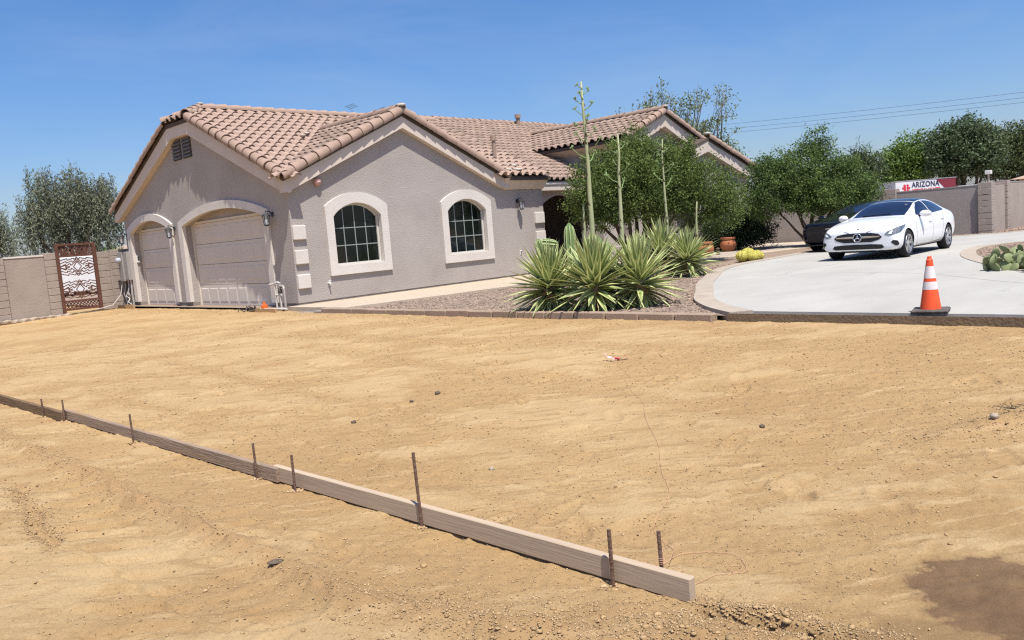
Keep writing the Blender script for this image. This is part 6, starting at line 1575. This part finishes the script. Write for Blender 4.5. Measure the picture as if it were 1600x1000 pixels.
b = MB(); P3 = [on_dirt(p, .006) for p in smooth(sp, n=6)]; P3 += [Vector((-6.5, -13.8, .05)), Vector((-6.655, -13.86, .10))]
b.tube(P3, .0010, 5); b.tube([Vector((-6.66 + .012 * math.cos(a), -13.866 + .012 * math.sin(a), .10 + .0012 * a)) for a in np.linspace(0, 25, 60)], .0010, 5)
b.tube([Vector((-6.655, -13.86, .12)), Vector((-6.56, -13.80, .05))] + [on_dirt(p, .006) for p in smooth(sp2, n=6)], .0010, 5)
setp(b.build('string_line', 'string'), 'thin orange string trailing across the dirt from the end stake', 'string')
t = thing('flagging_ribbon', (-2.8, -10.74, .12), 'pink plastic ribbon lying on the dirt', 'ribbon')
z = float(on_dirt((-2.8, -10.74)).z)
for k, (a, L, m, h) in enumerate(((-.8, .13, 'ribbon', .05), (2.34, .12, 'ribbon', .06), (-2.4, .04, 'ribbon_red', .015))):
    b = MB(); dx, dy = math.cos(a), math.sin(a); n = 8; vs = []
    for i in range(n + 1):
        f = i / n; zz = z + .004 + h * f * f + .008 * math.sin(f * 14 + k); px, py = -2.8 + dx * L * f - dy * .01 * math.sin(f * 9), -10.74 + dy * L * f
        vs += [(px - dy * .022, py + dx * .022, zz), (px + dy * .022, py - dx * .022, zz + .012)]
    b.add(vs, [(2 * i, 2 * i + 2, 2 * i + 3, 2 * i + 1) for i in range(n)]); b.build('tail' if k < 2 else 'knot', m, t, recalc=False)
for (x, y, s, m, lab, flat) in ((-4.52, -9.93, .026, 'rock_dark', 'dark stone alone on the middle of the dirt lot', .75), (-3.78, -14.38, .026, 'rock_pale', 'pale stone at the right of the dirt lot', .8), (-7.53, -12.27, .032, 'rock_dark', 'flat black scrap lying left of the form boards', .2),
                                (-4.85, -9.95, .018, 'rock_dark', 'tiny dark pebble below the lone dark stone', .8), (-5.88, -12.05, .016, 'rock_pale', 'small pale pebble beyond the pale form board', .8), (-5.55, -10.05, .02, 'rock_dark', 'small dark pebble near the middle of the dirt', .8), (-4.4, -13.15, .018, 'rock_dark', 'small black pebble right of the string line', .8)):
    V, F = rock_base(int(abs(x * 77)), 2); p = on_dirt((x, y), s * flat * .5); b = MB()
    b.add([(p.x + q[0] * s * 1.2, p.y + q[1] * s, p.z + q[2] * s * flat) for q in V], [tuple(f) for f in F]); setp(b.build('stone', m, smooth=True), lab, 'stone', 'stones on the dirt lot')
t = thing('dry_twig', (-3.5, -14.42, .1), 'small dry twig and weed beside the pale stone', 'twig')
b = MB(); p = on_dirt((-3.5, -14.42), .01)
for k in range(7): b.tube([p, p + Vector((random.gauss(0, .05), random.gauss(0, .05), random.uniform(.0, .05))), p + Vector((random.gauss(0, .09), random.gauss(0, .09), random.uniform(.0, .03)))], .0025, 4)
b.build('stem', 'rock_dark', t)

# ------------------------------------------------------------------ traffic cone
cx, cy, cz = -.02, -12.86, .30
t = thing('traffic_cone', (cx, cy, cz), 'orange traffic cone with two white bands on a black base', 'traffic cone')
b = MB(); Mz = Matrix.Translation((cx, cy, cz)) @ Matrix.Rotation(R(12), 4, 'Z')
b.box((-.18, -.18, .012), (.18, .18, .042), M=Mz, bev=.012)
for sx in (-1, 1):
    for sy in (-1, 1): b.box((sx * .14 - .035, sy * .14 - .035, 0), (sx * .14 + .035, sy * .14 + .035, .02), M=Mz)
b.build('base', 'rubber', t)
def rc(z): return .105 - (.105 - .030) * (z - .042) / (.575 - .042)
def band(z0, z1, m, nm, extra=0.0):
    b = MB(); b.lathe([(rc(z0) + extra, z0), (rc(z1) + extra, z1)], 32, M=Matrix.Translation((cx, cy, cz))); b.build(nm, m, t, smooth=True)
band(.042, .252, 'cone_orange', 'body'); band(.252, .336, 'cone_band', 'reflective_band', .0012); band(.336, .372, 'cone_orange', 'body'); band(.372, .50, 'cone_band', 'reflective_band', .0012); band(.50, .565, 'cone_orange', 'body')
b = MB(); b.lathe([(.036, .562), (.030, .572), (.023, .578), (.022, .598), (.018, .605), (0, .605)], 24, M=Matrix.Translation((cx, cy, cz))); b.build('tip', 'cone_orange', t, angle=40)
